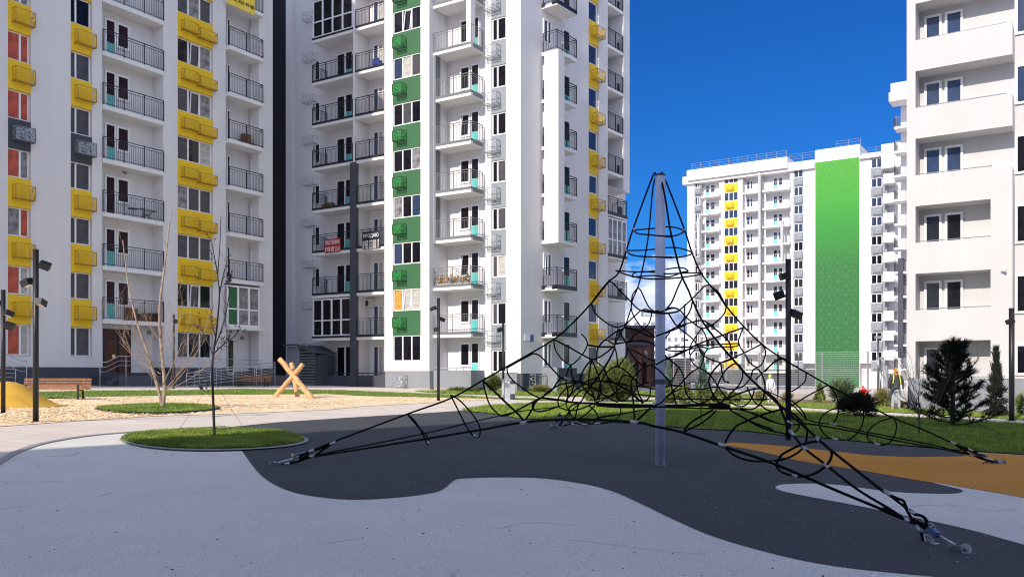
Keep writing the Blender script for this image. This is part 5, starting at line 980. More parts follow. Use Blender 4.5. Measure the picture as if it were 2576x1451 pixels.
# ================================================================ lamp posts
def lamp_post(bx, by, top_y, heads, label, r=.055, group='black lamp posts'):
    p = gp(bx, by); r_ = empty('street_lamp', (p.x, p.y, gz(p.x))); tag(r_, label, 'street lamp', group)
    Ht = (by - top_y) * p.y / F; b = MB(); b.tube([(0, 0, -.05), (0, 0, Ht)], r, 14); b.build('pole', 'pole', r_, True)
    b = MB(); b.lathe((0, 0, 0), [(0, r * 1.7), (.02, r * 1.7), (.03, r * 1.05)], 16); b.build('base_plate', 'pole', r_)
    for (hx, hy, sz, yaw, tilt) in heads:                     # hx, hy picture position of the floodlight
        z = (by - hy) * p.y / F; x = (hx - bx) / F * p.y; hd = MB(); s = sz
        hd.box(-s * .62, s * .62, -s * .5, s * .5, -s * .42, s * .42)
        o = hd.build('lamp_head', 'pole', r_); o.location = (x, 0, z); o.rotation_euler = (R(tilt), R(20 if x > 0 else -20), R(yaw))
        gl = MB(); gl.box(-s * .5, s * .5, -s * .4, s * .4, -s * .45, -s * .425); q = gl.build('lamp_glass', 'lamp_glass', o)
        ar = MB(); ar.tube([(0, 0, z - .02), (x * .6, 0, z - .02)], .022, 8); ar.build('bracket', 'pole', r_)
    return r_
lamp_post(90, 1062, 627, [(113, 668, .16, 20, 25), (68, 711, .16, -20, 10), (103, 761, .15, 80, 0)], 'tall black lamp post with three square floodlights beside the yellow mound')
lamp_post(8, 1040, 729, [(22, 788, .15, 60, 0), (24, 820, .17, 15, 20), (-8, 765, .14, -20, 10)], 'black lamp post cut by the left edge, behind the taller one', .05)
lamp_post(1983, 1107, 652, [(1974, 694, .15, 5, 0), (1960, 742, .17, -20, 12), (2001, 790, .17, 20, 12)], 'tall black lamp post with floodlights rising through the right of the net')
lamp_post(1103, 1008, 750, [(1090, 776, .18, -25, 10), (1112, 803, .18, 20, 10), (1098, 828, .18, 0, 0)], 'slim black lamp post with three floodlights in front of the middle balconies', .06)
lamp_post(1266, 1003, 812, [(1257, 829, .2, 0, 20)], 'slim black lamp post with one floodlight rising behind the litter bin by the tower corner', .055)
lamp_post(2545, 1058, 775, [(2541, 808, .18, 0, 0)], 'lamp post at the far right before the white block', .085)
lamp_post(437, 977, 790, [(441, 808, .17, 0, 20)], 'thin lamp post in front of the entrance, behind the bare tree', .05)
lamp_post(1722, 975, 765, [(1728, 855, .2, 10, 0), (1716, 820, .2, -10, 0)], 'distant lamp post just right of the grey mast behind the net', .08)
lamp_post(2008, 975, 893, [(2003, 921, .25, -10, 0), (2003, 935, .25, -10, 0)], 'distant short lamp post left of the sports court fence', .07)
# ================================================================ benches
def bench(lx, rx, by, label, L=2.35, rz=0, Y0=None):
    p = gp((lx + rx) / 2, by); r_ = empty('bench', (p.x, p.y, gz(p.x)), rz); tag(r_, label, 'bench', 'slatted benches'); L = (rx - lx) / F * p.y / math.cos(rz)
    r_.scale = (1, .9, .78)
    b = MB()
    for k in range(7): b.box(-L / 2, L / 2, .22 + k * .018, .26 + k * .018, .44 + k * .068, .478 + k * .068)
    b.build('backrest', 'wood_slat', r_)
    b = MB()
    for k in range(6): b.box(-L / 2, L / 2, -.28 + k * .08, -.22 + k * .08, .41, .44)
    b.build('seat', 'wood_slat', r_)
    for x in (-L / 2 + .25, L / 2 - .25):
        b = MB(); b.bar((x, -.26, 0), (x, -.26, .62), .05, .06); b.bar((x, .30, 0), (x, .22, .42), .05, .06); b.bar((x, -.26, .39), (x, .26, .39), .05, .05); b.bar((x, -.28, .62), (x, .15, .62), .05, .03); b.bar((x, .24, .40), (x, .36, .88), .03, .05); b.build('leg_frame', 'pole', r_)
    return r_
bench(58, 217, 1004, 'wooden slatted bench behind the yellow mound at the left', rz=R(8)); bench(592, 680, 972, 'smaller looking wooden bench in the shade before the ramp railings', rz=R(-4))
# ================================================================ log tripod
p = gp(738, 1000); tp = empty('log_tripod', (p.x, p.y, gz(p.x))); tag(tp, 'three pale peeled logs crossed into a tripod on the wood chips', 'log tripod')
def px3(x, y, dY=0): q = at(x, y, p.y + dY); return q - Vector((p.x, p.y, gz(p.x)))
for (x0, y0, x1, y1, d0, d1, r) in ((704, 903, 785, 1002, .2, -.4, .11), (762, 916, 688, 1002, -.3, .5, .098), (733, 912, 748, 997, .9, .8, .092)):
    a = px3(x0, y0, d0); c = px3(x1, y1, d1); b = MB(); n = 14; dirv = (a - c); pts = [c + dirv * (i / n) + Vector((math.sin(i * 1.7) * .012, math.cos(i * 2.1) * .012, 0)) for i in range(n + 1)]
    pts[0] = c - dirv.normalized() * .1; b.tube(pts, [r * (1 + .07 * math.sin(i * 2.3)) * (1 if 0 < i < n else .93) for i in range(n + 1)], 14); b.build('log', 'log', tp, True)
# ================================================================ litter bins
def bin_(lx, rx, by, ty, label, m1='mid_grey', m2='dark_grey'):
    p = gp((lx + rx) / 2, by); r_ = empty('litter_bin', (p.x, p.y, gz(p.x)), R(24)); tag(r_, label, 'litter bin', 'grey litter bins'); Wd = (rx - lx) / F * p.y * .8; Ht = (by - ty) * p.y / F
    b = MB(); b.box(-Wd / 2, -Wd * .05, -.25, .25, 0, Ht); b.build('side_panel', m1, r_); b = MB(); b.box(-Wd * .04, Wd / 2, -.25, .25, 0, Ht * .28); b.build('base', m2, r_); b = MB(); b.box(-Wd * .04, Wd / 2, -.26, .26, Ht * .283, Ht * .78); b.build('door', m1, r_); b = MB(); b.box(-Wd * .04, Wd / 2, -.22, .22, Ht * .783, Ht * .95); b.build('opening', m2, r_); b = MB(); b.box(-Wd / 2 - .02, Wd / 2 + .02, -.28, .28, Ht * 1.001, Ht * 1.04); b.build('lid', m1, r_)
bin_(1264, 1294, 1004, 955, 'tall grey litter bin on the path by the tower corner', 'light_grey'); bin_(417, 452, 968, 926, 'dark grey litter bin beside the entrance steps', 'dark_grey')
# ================================================================ entrance steps, platforms, handrails in front of the left block
def wedge_path(zs, pts, w, m, label, name, r=.022, posts=True, group=None):
    P3 = [FA.pt(FA.u(x, w), w, FA.z(x, y, w)) for x, y in pts]; r_ = empty(name, P3[0]); tag(r_, label, 'handrail', group); b = MB(); L3 = [q - P3[0] for q in P3]
    b.tube(L3, r, 7); b.build('top_rail', m, r_, True); g0_ = gz(P3[0].x)
    for k, dz in enumerate(zs):
        b = MB(); b.tube([q - Vector((0, 0, dz)) for q in L3], r * .6, 6); b.build('mid_rail', m, r_, True)
    tot = sum((b_ - a_).length for a_, b_ in zip(L3, L3[1:])); n = max(1, int(tot / 1.5))
    for i in range(n + 1):
        d = tot * i / n
        for a_, b_ in zip(L3, L3[1:]):
            l = (b_ - a_).length
            if d <= l + 1e-6: q = a_ + (b_ - a_) * (d / l); break
            d -= l
        b = MB(); b.tube([q, Vector((q.x, q.y, g0_ + .0 - P3[0].z))], r * .9, 7); b.build('post', m, r_, True)
    return r_
zx = lambda x, y: (x * .262, 810 + y * .262)
wedge_path((.25, .5), [zx(960, 385), zx(1020, 385), zx(1140, 326), zx(1330, 330), zx(1945, 348), zx(2510, 368)], 2.6, 'steel_rail', 'long steel handrail along the platform at the red entrance', 'handrail', group='steel handrails')
wedge_path((.18, .36, .54, .72), [zx(1790, 490), zx(2100, 462), zx(2576, 412), zx(2640, 400)], 3.6, 'steel_rail', 'steel ramp railing rising to the right behind the smaller bench', 'handrail', group='steel handrails')
wedge_path((.2, .4, .6), [zx(1870, 470), zx(2200, 430), zx(2640, 385)], 2.9, 'steel_rail', 'steel ramp railing against the platform, behind the rising one', 'handrail', group='steel handrails')
wedge_path((.25, .5), [zx(-40, 290), zx(60, 305), zx(190, 370), zx(255, 376)], 2.6, 'steel_rail', 'steel handrail descending at the far left edge', 'handrail', group='steel handrails')
wedge_path((.2, .4), [zx(-60, 440), zx(150, 452)], 3.4, 'steel_rail', 'low steel ramp rail at the far left edge', 'handrail', group='steel handrails')
b = MB(); u0 = FA.u(268, 1.5); u1 = FA.u(690, 1.5)
b.box(u0, u1, -2.6, -.06, -1, 1.02)
o = b.build('entrance_platform', 'dark_grey'); o.location = (FA.P.x, FA.P.y, 0); o.rotation_euler.z = FA.rz; tag(o, 'long dark raised platform in front of the red entrance', 'platform')
st = empty('entrance_steps', (FA.P.x, FA.P.y, 0), FA.rz); tag(st, 'dark steps leading up to the red entrance door', 'steps')
for k in range(5): b = MB(); b.box(u0 - .3 * (5 - k), u0 - .002, -2.5, -.06, -.5 + .001 * k, .22 + .18 * k); b.build('step', 'dark_grey', st)
# louvred dark service box left of the tower
FS = FB; sb = empty('service_enclosure', (0, 0, 0)); tag(sb, 'dark louvred enclosure with a sloping roof at the foot of the corner tower', 'enclosure')
q = FB.pt(FB.u(722, 2.6), 2.6, 0); sb.location = (q.x, q.y, 0); sb.rotation_euler.z = FB.rz
Lb = FB.u(790, 2.6) - FB.u(722, 2.6); zt1 = FB.z(722, 868, 2.6); zt0 = FB.z(790, 888, 2.6); b = MB(); b.box(0, Lb * .45, 0, 2, -1, zt1 - .1); b.build('side_wall', 'mid_grey', sb)
b = MB(); b.box(Lb * .45 + .01, Lb, .1, 2, -1, zt0 - .15); b.build('dark_interior', 'dark_grey', sb)
b = MB()
for k in range(12): b.box(Lb * .48, Lb, 0, .09, .4 + k * .2, .46 + k * .2)
b.build('louvre', 'mid_grey', sb); b = MB(); b.quad((-.2, -.2, zt1), (Lb * .45, -.2, zt1), (Lb * .45, 2.2, zt1), (-.2, 2.2, zt1)); b.bar((-.2, -.2, zt1), (Lb * .45, -.2, zt1), .12); b.bar((Lb * .45, -.2, zt1), (Lb * 1.05, -.2, zt0), .12); b.bar((Lb * .45, 1, zt1), (Lb * 1.05, 1, zt0), .1); b.quad((Lb * .45, -.2, zt1), (Lb * 1.05, -.2, zt0), (Lb * 1.05, 2.2, zt0), (Lb * .45, 2.2, zt1)); b.build('roof', 'dark_grey', sb)
# ================================================================ trees and shrubs
def twig(b, p, d, L, r, depth, rn, up=.25, buds=None, spread=.6):
    n = 5; pts = [Vector(p)]; q = Vector(p); dd = Vector(d).normalized(); rs = [r]
    for i in range(n):
        dd = (dd + Vector((rn.uniform(-1, 1), rn.uniform(-1, 1), rn.uniform(-.6, 1) * .8 + up)) * .16).normalized(); q = q + dd * L / n; pts.append(q.copy()); rs.append(max(.0018, r * (1 - .8 * (i + 1) / n)))
        if depth > 0 and i and rn.random() < .85:
            side = Vector((rn.uniform(-1, 1), rn.uniform(-1, 1), rn.uniform(-.2, .8))).normalized(); twig(b, q, (dd + side * spread), L * rn.uniform(.35, .65), r * .55, depth - 1, rn, up, buds, spread)
        if buds is not None and rn.random() < .3:
            o = Vector((rn.uniform(-1, 1), rn.uniform(-1, 1), rn.uniform(-1, 1))).normalized() * .03; buds.tube([q, q + o], .009, 5)
    b.tube(pts, rs, 5)
def bare_tree(base, stems, label, bark, twm, seed, ntw, Lt, r0, rt=.012, buds=False, group=None, name='bare_tree', both=.5):
    P = gp(*base); r_ = empty(name, (P.x, P.y, gz(P.x))); tag(r_, label, 'tree', group); rn = random.Random(seed); tb = MB(); bb = MB(); bud = MB() if buds else None
    for st_ in stems:
        pts = []
        for i, (x, y) in enumerate(st_): q = at(x, y, P.y + rn.uniform(-.25, .25) * (i > 1)); pts.append(q - Vector((P.x, P.y, gz(P.x))))
        pts = smooth_curve(pts, 4); n = len(pts); tb.tube(pts, [max(.006, r0 * (1 - .85 * i / n)) for i in range(n)], 9)
        for k in range(ntw):
            i = int(n * (.12 + .86 * rn.random())); i = min(i, n - 2); dv = (pts[i + 1] - pts[i]).normalized(); a = rn.uniform(0, 6.28)
            twig(bb, pts[i], dv * .55 + Vector((math.cos(a), math.sin(a) * both, .15)) * .8, Lt * rn.uniform(.5, 1.2) * (1.15 - .7 * i / n), rt, 2, rn, .35, bud)
    tb.build('trunk', bark, r_, True); bb.build('branches', twm, r_, True)
    if buds: struct(bud.build('buds', 'bark_dark', r_), 'stuff')
    return r_
t1 = bare_tree((408, 1025), [[(410, 1027), (397, 975), (372, 889), (348, 821), (324, 725), (309, 604)], [(408, 1027), (414, 971), (404, 855), (402, 770), (412, 685), (418, 640), (428, 552), (435, 531)]], 'multi-stemmed bare pinkish tree in the small round lawn among the wood chips', 'bark', 'twig', 4, 3, 1.1, .055, .006, both=.9)
rn = random.Random(21); bb = MB(); P = Vector((t1.location.x, t1.location.y, t1.location.z))
for (x, y, x2, y2) in ((404, 970, 270, 800), (404, 940, 300, 860), (410, 990, 520, 820), (410, 985, 560, 790), (405, 930, 330, 830), (408, 985, 545, 900), (402, 900, 470, 770), (404, 880, 440, 760), (398, 950, 285, 770), (410, 990, 500, 880), (404, 860, 350, 760), (408, 970, 480, 800)):
    a = at(x, y, P.y) - P; c = at(x2, y2, P.y + rn.uniform(-1, 1)) - P; m_ = (a + c) / 2 + Vector((0, 0, -.12)); pts = smooth_curve([a, m_, c], 7); bb.tube(pts, [max(.004, .013 * (1 - .85 * i / len(pts))) for i in range(len(pts))], 6)
    for i in range(3, len(pts) - 1, 3): twig(bb, pts[i], (pts[i + 1] - pts[i]).normalized() + Vector((rn.uniform(-.6, .6), rn.uniform(-.6, .6), .5)), .7, .006, 1, rn, .3)
bb.build('limbs', 'twig', t1, True)
t2 = bare_tree((540, 1104), [[(540, 1106), (536, 1000), (534, 930), (538, 880), (546, 820), (552, 740), (548, 690), (553, 620), (556, 545)]], 'slender young tree with small buds on the lens-shaped lawn', 'bark_dark', 'bark_dark', 9, 3, .45, .024, .0035, buds=True, name='young_tree')
bb = MB(); bd = MB(); P = Vector(t2.location)
for pl in ([(535, 892), (560, 868), (585, 850), (606, 826)], [(540, 872), (560, 820), (572, 770), (580, 700)], [(543, 850), (530, 800), (537, 770)], [(536, 892), (518, 850), (500, 820)], [(552, 740), (562, 690), (570, 660)], [(548, 690), (540, 650), (533, 610)]):
    q = [at(x, y, P.y + .1 * i) - P for i, (x, y) in enumerate(pl)]; q = smooth_curve(q, 4); bb.tube(q, [.012 * (1 - .7 * i / len(q)) for i in range(len(q))], 6)
    for i in range(2, len(q), 2): twig(bb, q[i], (q[i] - q[i - 1]) + Vector((rn.uniform(-.1, .1), 0, .05)), .22, .004, 0, rn, .2, bd)
bb.build('limbs', 'bark_dark', t2, True); struct(bd.build('buds', 'leaf_dark', t2), 'stuff')
b = MB()
for (x, y, x2, y2) in ((538, 950, 445, 1085), (538, 960, 615, 1078)): b.tube([at(x, y, P.y) - P, Vector((*(gp(x2, y2) - P).xy, 0))], .0035, 4)
b.build('guy_wire', 'steel', t2)
def sapling(base, top, label, seed, bark='bark_dark', n=7, Lt=.5, sp=30, r0=.02): 
    x, y = base; return bare_tree(base, [[(x, y + 1), (x + 1, y + (top - y) * .3), (x - 1, y + (top - y) * .65), (x + 1, top)]], label, bark, bark, seed, n, Lt, r0, .006, name='young_tree')
sapling((1763, 1060), 905, 'thin dark sapling on the lawn just right of the grey mast', 3, n=9, Lt=.7); sapling((2312, 1098), 960, 'leafless sapling with spreading twigs left of the dark pine', 5, n=16, Lt=1.15, r0=.025)
sapling((1241, 968), 944, 'small bent bare stem on the path before the tower', 6, n=3, Lt=.5); sapling((1843, 990), 920, 'bare pale-trunked tree in front of the distant yellow panels', 8, 'dry', 16, 1.0)
sapling((928, 966), 948, 'tiny curled twig plant on the path in front of the corner tower', 12, n=2, Lt=.6)
def shrub(cx, by, w, h, label, m='leaf', n=2600, sz=.10, shape='round', seed=1, cat='shrub', name='shrub', m2=None, needle=False, Y=None, group=None, core=True):
    P = gp(cx, by) if Y is None else Vector((*at(cx, by, Y).xy, at(cx, by, Y).z)); k = P.y / F; W2 = w * k / 2; Ht = h * k; z0 = gz(P.x) if Y is None else P.z; r_ = empty(name, (P.x, P.y, z0)); tag(r_, label, cat, group); rn = random.Random(seed); b1 = MB(); b2 = MB()
    clumps = [(rn.uniform(0, 6.28), rn.uniform(.15, 1), rn.random(), rn.uniform(.6, 1.1)) for _ in range(22 if shape != 'cone' else 60)]
    for i in range(n):
        if shape == 'cone':
            z = rn.random() ** 1.3; tier = .72 + .28 * math.sin(z * 38 + rn.uniform(-.5, .5)); rad = W2 * (1 - z) ** .9 * tier * rn.uniform(.25, 1) + .02; a = rn.uniform(0, 6.28); p = Vector((math.cos(a) * rad, math.sin(a) * rad, Ht * (.04 + .96 * z)))
        else:
            c = rn.choice(clumps); ca, cr_, cz_, cs = c; C0 = Vector((math.cos(ca) * cr_ * W2 * .62, math.sin(ca) * cr_ * W2 * .62, Ht * (.2 + .6 * cz_ * (1 - .25 * cr_)))); v = Vector((rn.gauss(0, 1), rn.gauss(0, 1), rn.gauss(0, 1))).normalized() * rn.uniform(.5, 1) ** .5
            p = C0 + Vector((v.x * W2 * .42 * cs, v.y * W2 * .42 * cs, v.z * Ht * .24 * cs)); p.z = max(.02, p.z)
        b = b1 if rn.random() < .6 else b2; o = (p - Vector((0, 0, Ht * .3))).normalized()
        if needle: d = (o + Vector((rn.uniform(-1, 1), rn.uniform(-1, 1), rn.uniform(-.3, 1))) * .7).normalized() * sz * rn.uniform(.6, 1.4); s_ = d.cross(Vector((rn.uniform(-1, 1), rn.uniform(-1, 1), 1))).normalized() * sz * .10; b.tri(p - s_, p + s_, p + d)
        else: d = Vector((rn.uniform(-1, 1), rn.uniform(-1, 1), rn.uniform(-.6, 1))).normalized() * sz * rn.uniform(.5, 1.2); s_ = d.cross(Vector((rn.uniform(-1, 1), rn.uniform(-1, 1), rn.uniform(-1, 1)))).normalized() * sz * .45; b.quad(p - s_, p + d * .5 - s_ * .4, p + d, p + s_)
    b1.build('foliage', m, r_); b2.build('foliage', m2 or m, r_)
    b = MB()
    if shape == 'cone': b.tube([(0, 0, -.05), (0, 0, Ht * .9)], [.05, .012], 7); b.build('trunk', 'bark_dark', r_)
    else:
        for i in range(6): a = rn.uniform(0, 6.28); b.tube([(0, 0, -.05), (math.cos(a) * W2 * .35, math.sin(a) * W2 * .35, Ht * .45), (math.cos(a) * W2 * .6, math.sin(a) * W2 * .6, Ht * .75)], [.02, .014, .006], 5)
        b.build('stems', 'bark_dark', r_)
    return r_
shrub(2156, 1052, 106, 70, 'dense round dark shrub on the lawn, the red-clad child behind it', 'leaf_dark', 11000, .11, seed=2, m2='pine', needle=True)
shrub(1243, 986, 44, 42, 'spreading juniper beside the litter bin and tower corner', 'leaf', 2200, .25, seed=3, m2='leaf_light', needle=True)
shrub(1358, 989, 60, 20, 'low yellowish shrub against the tower plinth', 'leaf_light', 1500, .2, seed=4, m2='dry', needle=True)
shrub(1426, 997, 50, 42, 'rounded olive shrub below the tower corner balconies', 'leaf', 2600, .16, seed=5, m2='leaf_light')
shrub(1556, 1010, 96, 104, 'large loose pine behind the left part of the net', 'leaf', 7500, .30, seed=6, m2='leaf_light', needle=True, cat='pine tree', name='pine_tree')
shrub(1500, 1009, 70, 95, 'bushy young pine between the tower and the larger one', 'leaf_light', 3200, .28, seed=7, m2='leaf', needle=True, cat='pine tree', name='pine_tree')
for i, (cx, by, w, h, lb) in enumerate(((1680, 1014, 52, 42, 'green hedge shrub just right of the grey mast'), (1722, 1015, 48, 46, 'hedge shrub second from the grey mast'), (1765, 1016, 50, 44, 'hedge shrub around the thin sapling'), (1808, 1016, 46, 40, 'hedge shrub right of the thin sapling'), (1850, 1014, 40, 30, 'low hedge shrub under the bare pale tree'))): shrub(cx, by, w, h, lb, 'leaf', 2000, .16, seed=20 + i, m2='leaf_light', group='hedge shrubs behind the net')
shrub(1912, 1012, 36, 30, 'golden round shrub left of the tall right lamp post', 'leaf_light', 1400, .15, seed=30, m2='dry')
shrub(1682, 990, 36, 78, 'blue-green spruce right behind the mast', 'spruce', 2200, .3, 'cone', 31, 'spruce tree', 'spruce_tree', needle=True, group='young spruces behind the net'); shrub(1766, 990, 40, 100, 'pale spruce standing over the hedge behind the net', 'spruce', 2600, .3, 'cone', 32, 'spruce tree', 'spruce_tree', needle=True, group='young spruces behind the net')
shrub(2062, 1012, 34, 46, 'yellow-green conifer shrub before the sports fence', 'leaf_light', 2200, .14, 'cone', 33, m2='leaf'); shrub(2118, 1012, 66, 52, 'grey-green feathery shrub left of the round dark shrub', 'spruce', 1500, .42, seed=34, m2='leaf', needle=True)
shrub(2218, 1022, 26, 44, 'tall yellowish grass clump between the dark shrub and the person', 'leaf_light', 900, .3, seed=35, m2='dry', needle=True, cat='grass clump', name='grass_clump'); shrub(2242, 1014, 16, 70, 'narrow light green conifer behind the person', 'leaf_light', 900, .14, 'cone', 36, m2='leaf')
shrub(1980, 1010, 30, 22, 'dry orange-brown shrub by the fence wall', 'dry', 500, .2, seed=37, needle=True)
shrub(2506, 1048, 58, 168, 'tall thin dark thuja between the pine and the right lamp post', 'leaf_dark', 2300, .24, 'cone', 38, 'thuja', 'thuja', m2='pine', needle=True)
# plants on the verge before the tower
for i, (cx, by, w, h, lb) in enumerate(((1150, 985, 56, 12, 'low weeds by the slim lamp post'), (1190, 987, 40, 10, 'low weeds on the path edge, right of the slim lamp post'), (2566, 1046, 22, 60, 'leafy sapling at the right edge beside the basement window'))): shrub(cx, by, w, h, lb, 'leaf', 700, .18, seed=50 + i, m2='leaf_light', needle=True, cat='plant', name='low_plant')
# dark pine with limbs and needle tufts
P = gp(2396, 1077); pine = empty('pine_tree', (P.x, P.y, gz(P.x))); tag(pine, 'dark spiky pine on the lawn in front of the near right block', 'pine tree'); rn = random.Random(77); k = P.y / F; b = MB(); nb = MB(); nb2 = MB(); Ht = (1077 - 853) * k
b.tube([(0, 0, -.1), (.02, 0, Ht * .5), (-.03, 0, Ht * .97)], [.075, .05, .015], 9)
def tuft(p, d, s=1.):
    for j in range(38):
        v = (d * rn.uniform(.3, 1) + Vector((rn.uniform(-1, 1), rn.uniform(-1, 1), rn.uniform(-.8, 1)))).normalized() * .17 * s * rn.uniform(.6, 1.2); o = p + d * rn.uniform(-.12, .10); q = v.cross(Vector((rn.random(), rn.random(), 1))).normalized() * .009; (nb if j % 2 else nb2).tri(o - q, o + q, o + v)
for i in range(40):
    z = Ht * (.04 + .86 * i / 40); L = (1.06 - .9 * (i / 40) ** .9) * rn.uniform(.6, 1.1); a = i * 2.4 + rn.uniform(-.4, .4); d = Vector((math.cos(a), math.sin(a), rn.uniform(-.12, .25))); pts = [Vector((0, 0, z))]
    for s_ in range(5): d = (d + Vector((rn.uniform(-.15, .15), rn.uniform(-.15, .15), .10))).normalized(); pts.append(pts[-1] + d * L / 5)
    b.tube(pts, [.028, .022, .017, .013, .009, .006], 5)
    for s_ in (2, 3, 4, 5):
        tuft(pts[s_], d, .9)
        for _ in range(2):
            e = (d + Vector((rn.uniform(-1, 1), rn.uniform(-1, 1), rn.uniform(0, .9)))).normalized(); q = pts[s_] + e * rn.uniform(.12, .3); b.tube([pts[s_], q], .006, 4); tuft(q, e, .9)
for i in range(7): tuft(Vector((rn.uniform(-.08, .08), rn.uniform(-.08, .08), Ht * (.84 + .023 * i))), Vector((rn.uniform(-.5, .5), rn.uniform(-.5, .5), 1)).normalized(), .9)
b.build('trunk', 'bark_dark', pine, True); nb.build('foliage', 'pine', pine); nb2.build('foliage', 'leaf_dark', pine)
# ================================================================ people
def skin(name, V, E, rad, m, parent, sub=2, root=0):
    me = bpy.data.meshes.new(name); me.from_pydata(V, E, []); me.materials.append(M[m]); o = link(name, me, parent); md = o.modifiers.new('skin', 'SKIN'); md.use_smooth_shade = True
    for i, r in enumerate(rad): me.skin_vertices[0].data[i].radius = (r, r) if not isinstance(r, tuple) else r
    me.skin_vertices[0].data[root].use_root = True; s = o.modifiers.new('sub', 'SUBSURF'); s.levels = sub; s.render_levels = sub; return o
def ensure(me):
    if not me.skin_vertices: me.skin_vertices.new() if hasattr(me.skin_vertices, 'new') else None
_sk = skin
def skin(name, V, E, rad, m, parent, sub=2, root=0):
    me = bpy.data.meshes.new(name); me.from_pydata(V, E, []); me.materials.append(M[m]); o = link(name, me, parent)
    o.modifiers.new('skin', 'SKIN').use_smooth_shade = True
    if not len(me.skin_vertices):
        bpy.context.view_layer.objects.active = o; o.select_set(True)
        import bmesh
        bm = bmesh.new(); bm.from_mesh(me); ly = bm.verts.layers.skin.verify()
        for i, v in enumerate(bm.verts): r = rad[i]; v[ly].radius = (r, r) if not isinstance(r, tuple) else r; v[ly].use_root = (i == root)
        bm.to_mesh(me); bm.free(); o.select_set(False)
    else:
        for i, r in enumerate(rad): me.skin_vertices[0].data[i].radius = (r, r) if not isinstance(r, tuple) else r; me.skin_vertices[0].data[i].use_root = (i == root)
    s = o.modifiers.new('sub', 'SUBSURF'); s.levels = sub; s.render_levels = sub; return o
def chain(n, o=0): return [(o + i, o + i + 1) for i in range(n - 1)]
def person(loc, label, sc_=1., jacket='jacket', legs='jeans', hair='hood', face='skin', pose='stand', rz=0, straps=False, bag=False, name='person'):
    r_ = empty(name, loc, rz); r_.scale = (sc_,) * 3; tag(r_, label, 'person')
    sp = .04
    # the body itself: pelvis, spine, neck, head, arms with hands, legs with feet
    V = [(0, 0, .92), (0, 0, 1.12), (0, .0, 1.36), (0, -.005, 1.50), (0, -.02, 1.57), (0, -.025, 1.66),
         (-.19, 0, 1.40), (-.27, -.03, 1.13), (-.29, -.10, .90), (-.285, -.13, .81), (.19, 0, 1.40), (.27, -.03, 1.13), (.27, -.08, .89), (.265, -.10, .80),
         (-.10, 0, .86), (-.12, -.02, .48), (-.14, .02, .09), (-.15, -.13, .035), (.10, 0, .86), (.12, -.02, .48), (.13, .02, .09), (.15, -.13, .035)]
    E = [(0, 1), (1, 2), (2, 3), (3, 4), (4, 5), (2, 6), (6, 7), (7, 8), (8, 9), (2, 10), (10, 11), (11, 12), (12, 13), (0, 14), (14, 15), (15, 16), (16, 17), (0, 18), (18, 19), (19, 20), (20, 21)]
    rad = [.12, .12, .13, .05, .07, .085, .055, .042, .03, .032, .055, .042, .03, .032, .085, .055, .04, .035, .085, .055, .04, .035]
    if pose == 'lean': V[6:10] = [(-.19, 0, 1.40), (-.38, -.1, 1.28), (-.55, -.16, 1.42), (-.62, -.18, 1.48)]; V[10:14] = [(.19, 0, 1.40), (.42, -.1, 1.25), (.62, -.16, 1.38), (.70, -.18, 1.45)]
    skin('body', V, E, rad, 'skin', r_)
    for sx, wi in ((-1, 9), (1, 13)):                      # five fingers each
        w_ = Vector(V[wi])
        for k_ in range(4): b = MB(); b.tube([w_ + Vector((0, .02 - .014 * k_, -.02)), w_ + Vector((-.004 * sx, .025 - .018 * k_, -.07 - .008 * (k_ in (1, 2)))), w_ + Vector((-.012 * sx, .02 - .018 * k_, -.10 - .008 * (k_ in (1, 2))))], .009, 6); b.build('finger', face if face != 'mask_red' else 'skin', r_, True)
        b = MB(); b.tube([w_ + Vector((-.01 * sx, -.035, .0)), w_ + Vector((-.02 * sx, -.06, -.04))], .010, 6); b.build('thumb', face if face != 'mask_red' else 'skin', r_, True)
    J = [V[i] for i in (0, 1, 2, 3, 6, 7, 8, 10, 11, 12)]; J[0] = (0, 0, .86)
    skin('jacket', J, [(0, 1), (1, 2), (2, 3), (2, 4), (4, 5), (5, 6), (2, 7), (7, 8), (8, 9)], [(.19, .15), (.185, .14), (.19, .13), .07, .085, .07, .05, .085, .07, .05], jacket, r_)
    Jn = [V[i] for i in (0, 14, 15, 16, 18, 19, 20)]; Jn[0] = (0, 0, .88); skin('trousers', Jn, [(0, 1), (1, 2), (2, 3), (0, 4), (4, 5), (5, 6)], [.13, .105, .075, .055, .105, .075, .055], legs, r_)
    for s_ in (-1, 1): skin('shoe', [(.145 * s_, .05, .05), (.15 * s_, -.07, .045), (.155 * s_, -.17, .035)], chain(3), [.05, .048, .038], 'shoe', r_, 1)
    skin('hood', [(0, .03, 1.47), (0, .055, 1.60), (0, .05, 1.70), (0, .0, 1.775), (-.07, -.02, 1.68), (.07, -.02, 1.68), (0, -.04, 1.48)], [(0, 1), (1, 2), (2, 3), (1, 4), (1, 5), (0, 6)], [.095, .10, .09, .055, .045, .045, .08], hair, r_, 1)
    if face == 'mask_red': skin('face_cover', [(0, -.07, 1.58), (0, -.085, 1.66)], chain(2), [.065, .07], 'mask_red', r_, 1)
    for s_ in (-1, 1): b = MB(); b.lathe((.032 * s_, -.125 - (.03 if face == 'mask_red' else 0), 1.675), [(-.008, .003), (0, .011), (.008, .003)], 8); b.build('eye', 'pole', r_)
    if straps:
        for s_ in (-1, 1): b = MB(); b.tube(smooth_curve([(.13 * s_, .12, 1.42), (.12 * s_, .02, 1.50), (.12 * s_, -.13, 1.40), (.14 * s_, -.145, 1.26), (.16 * s_, -.12, 1.12)], 4), .024, 6); b.build('backpack_strap', 'lime', r_, True)
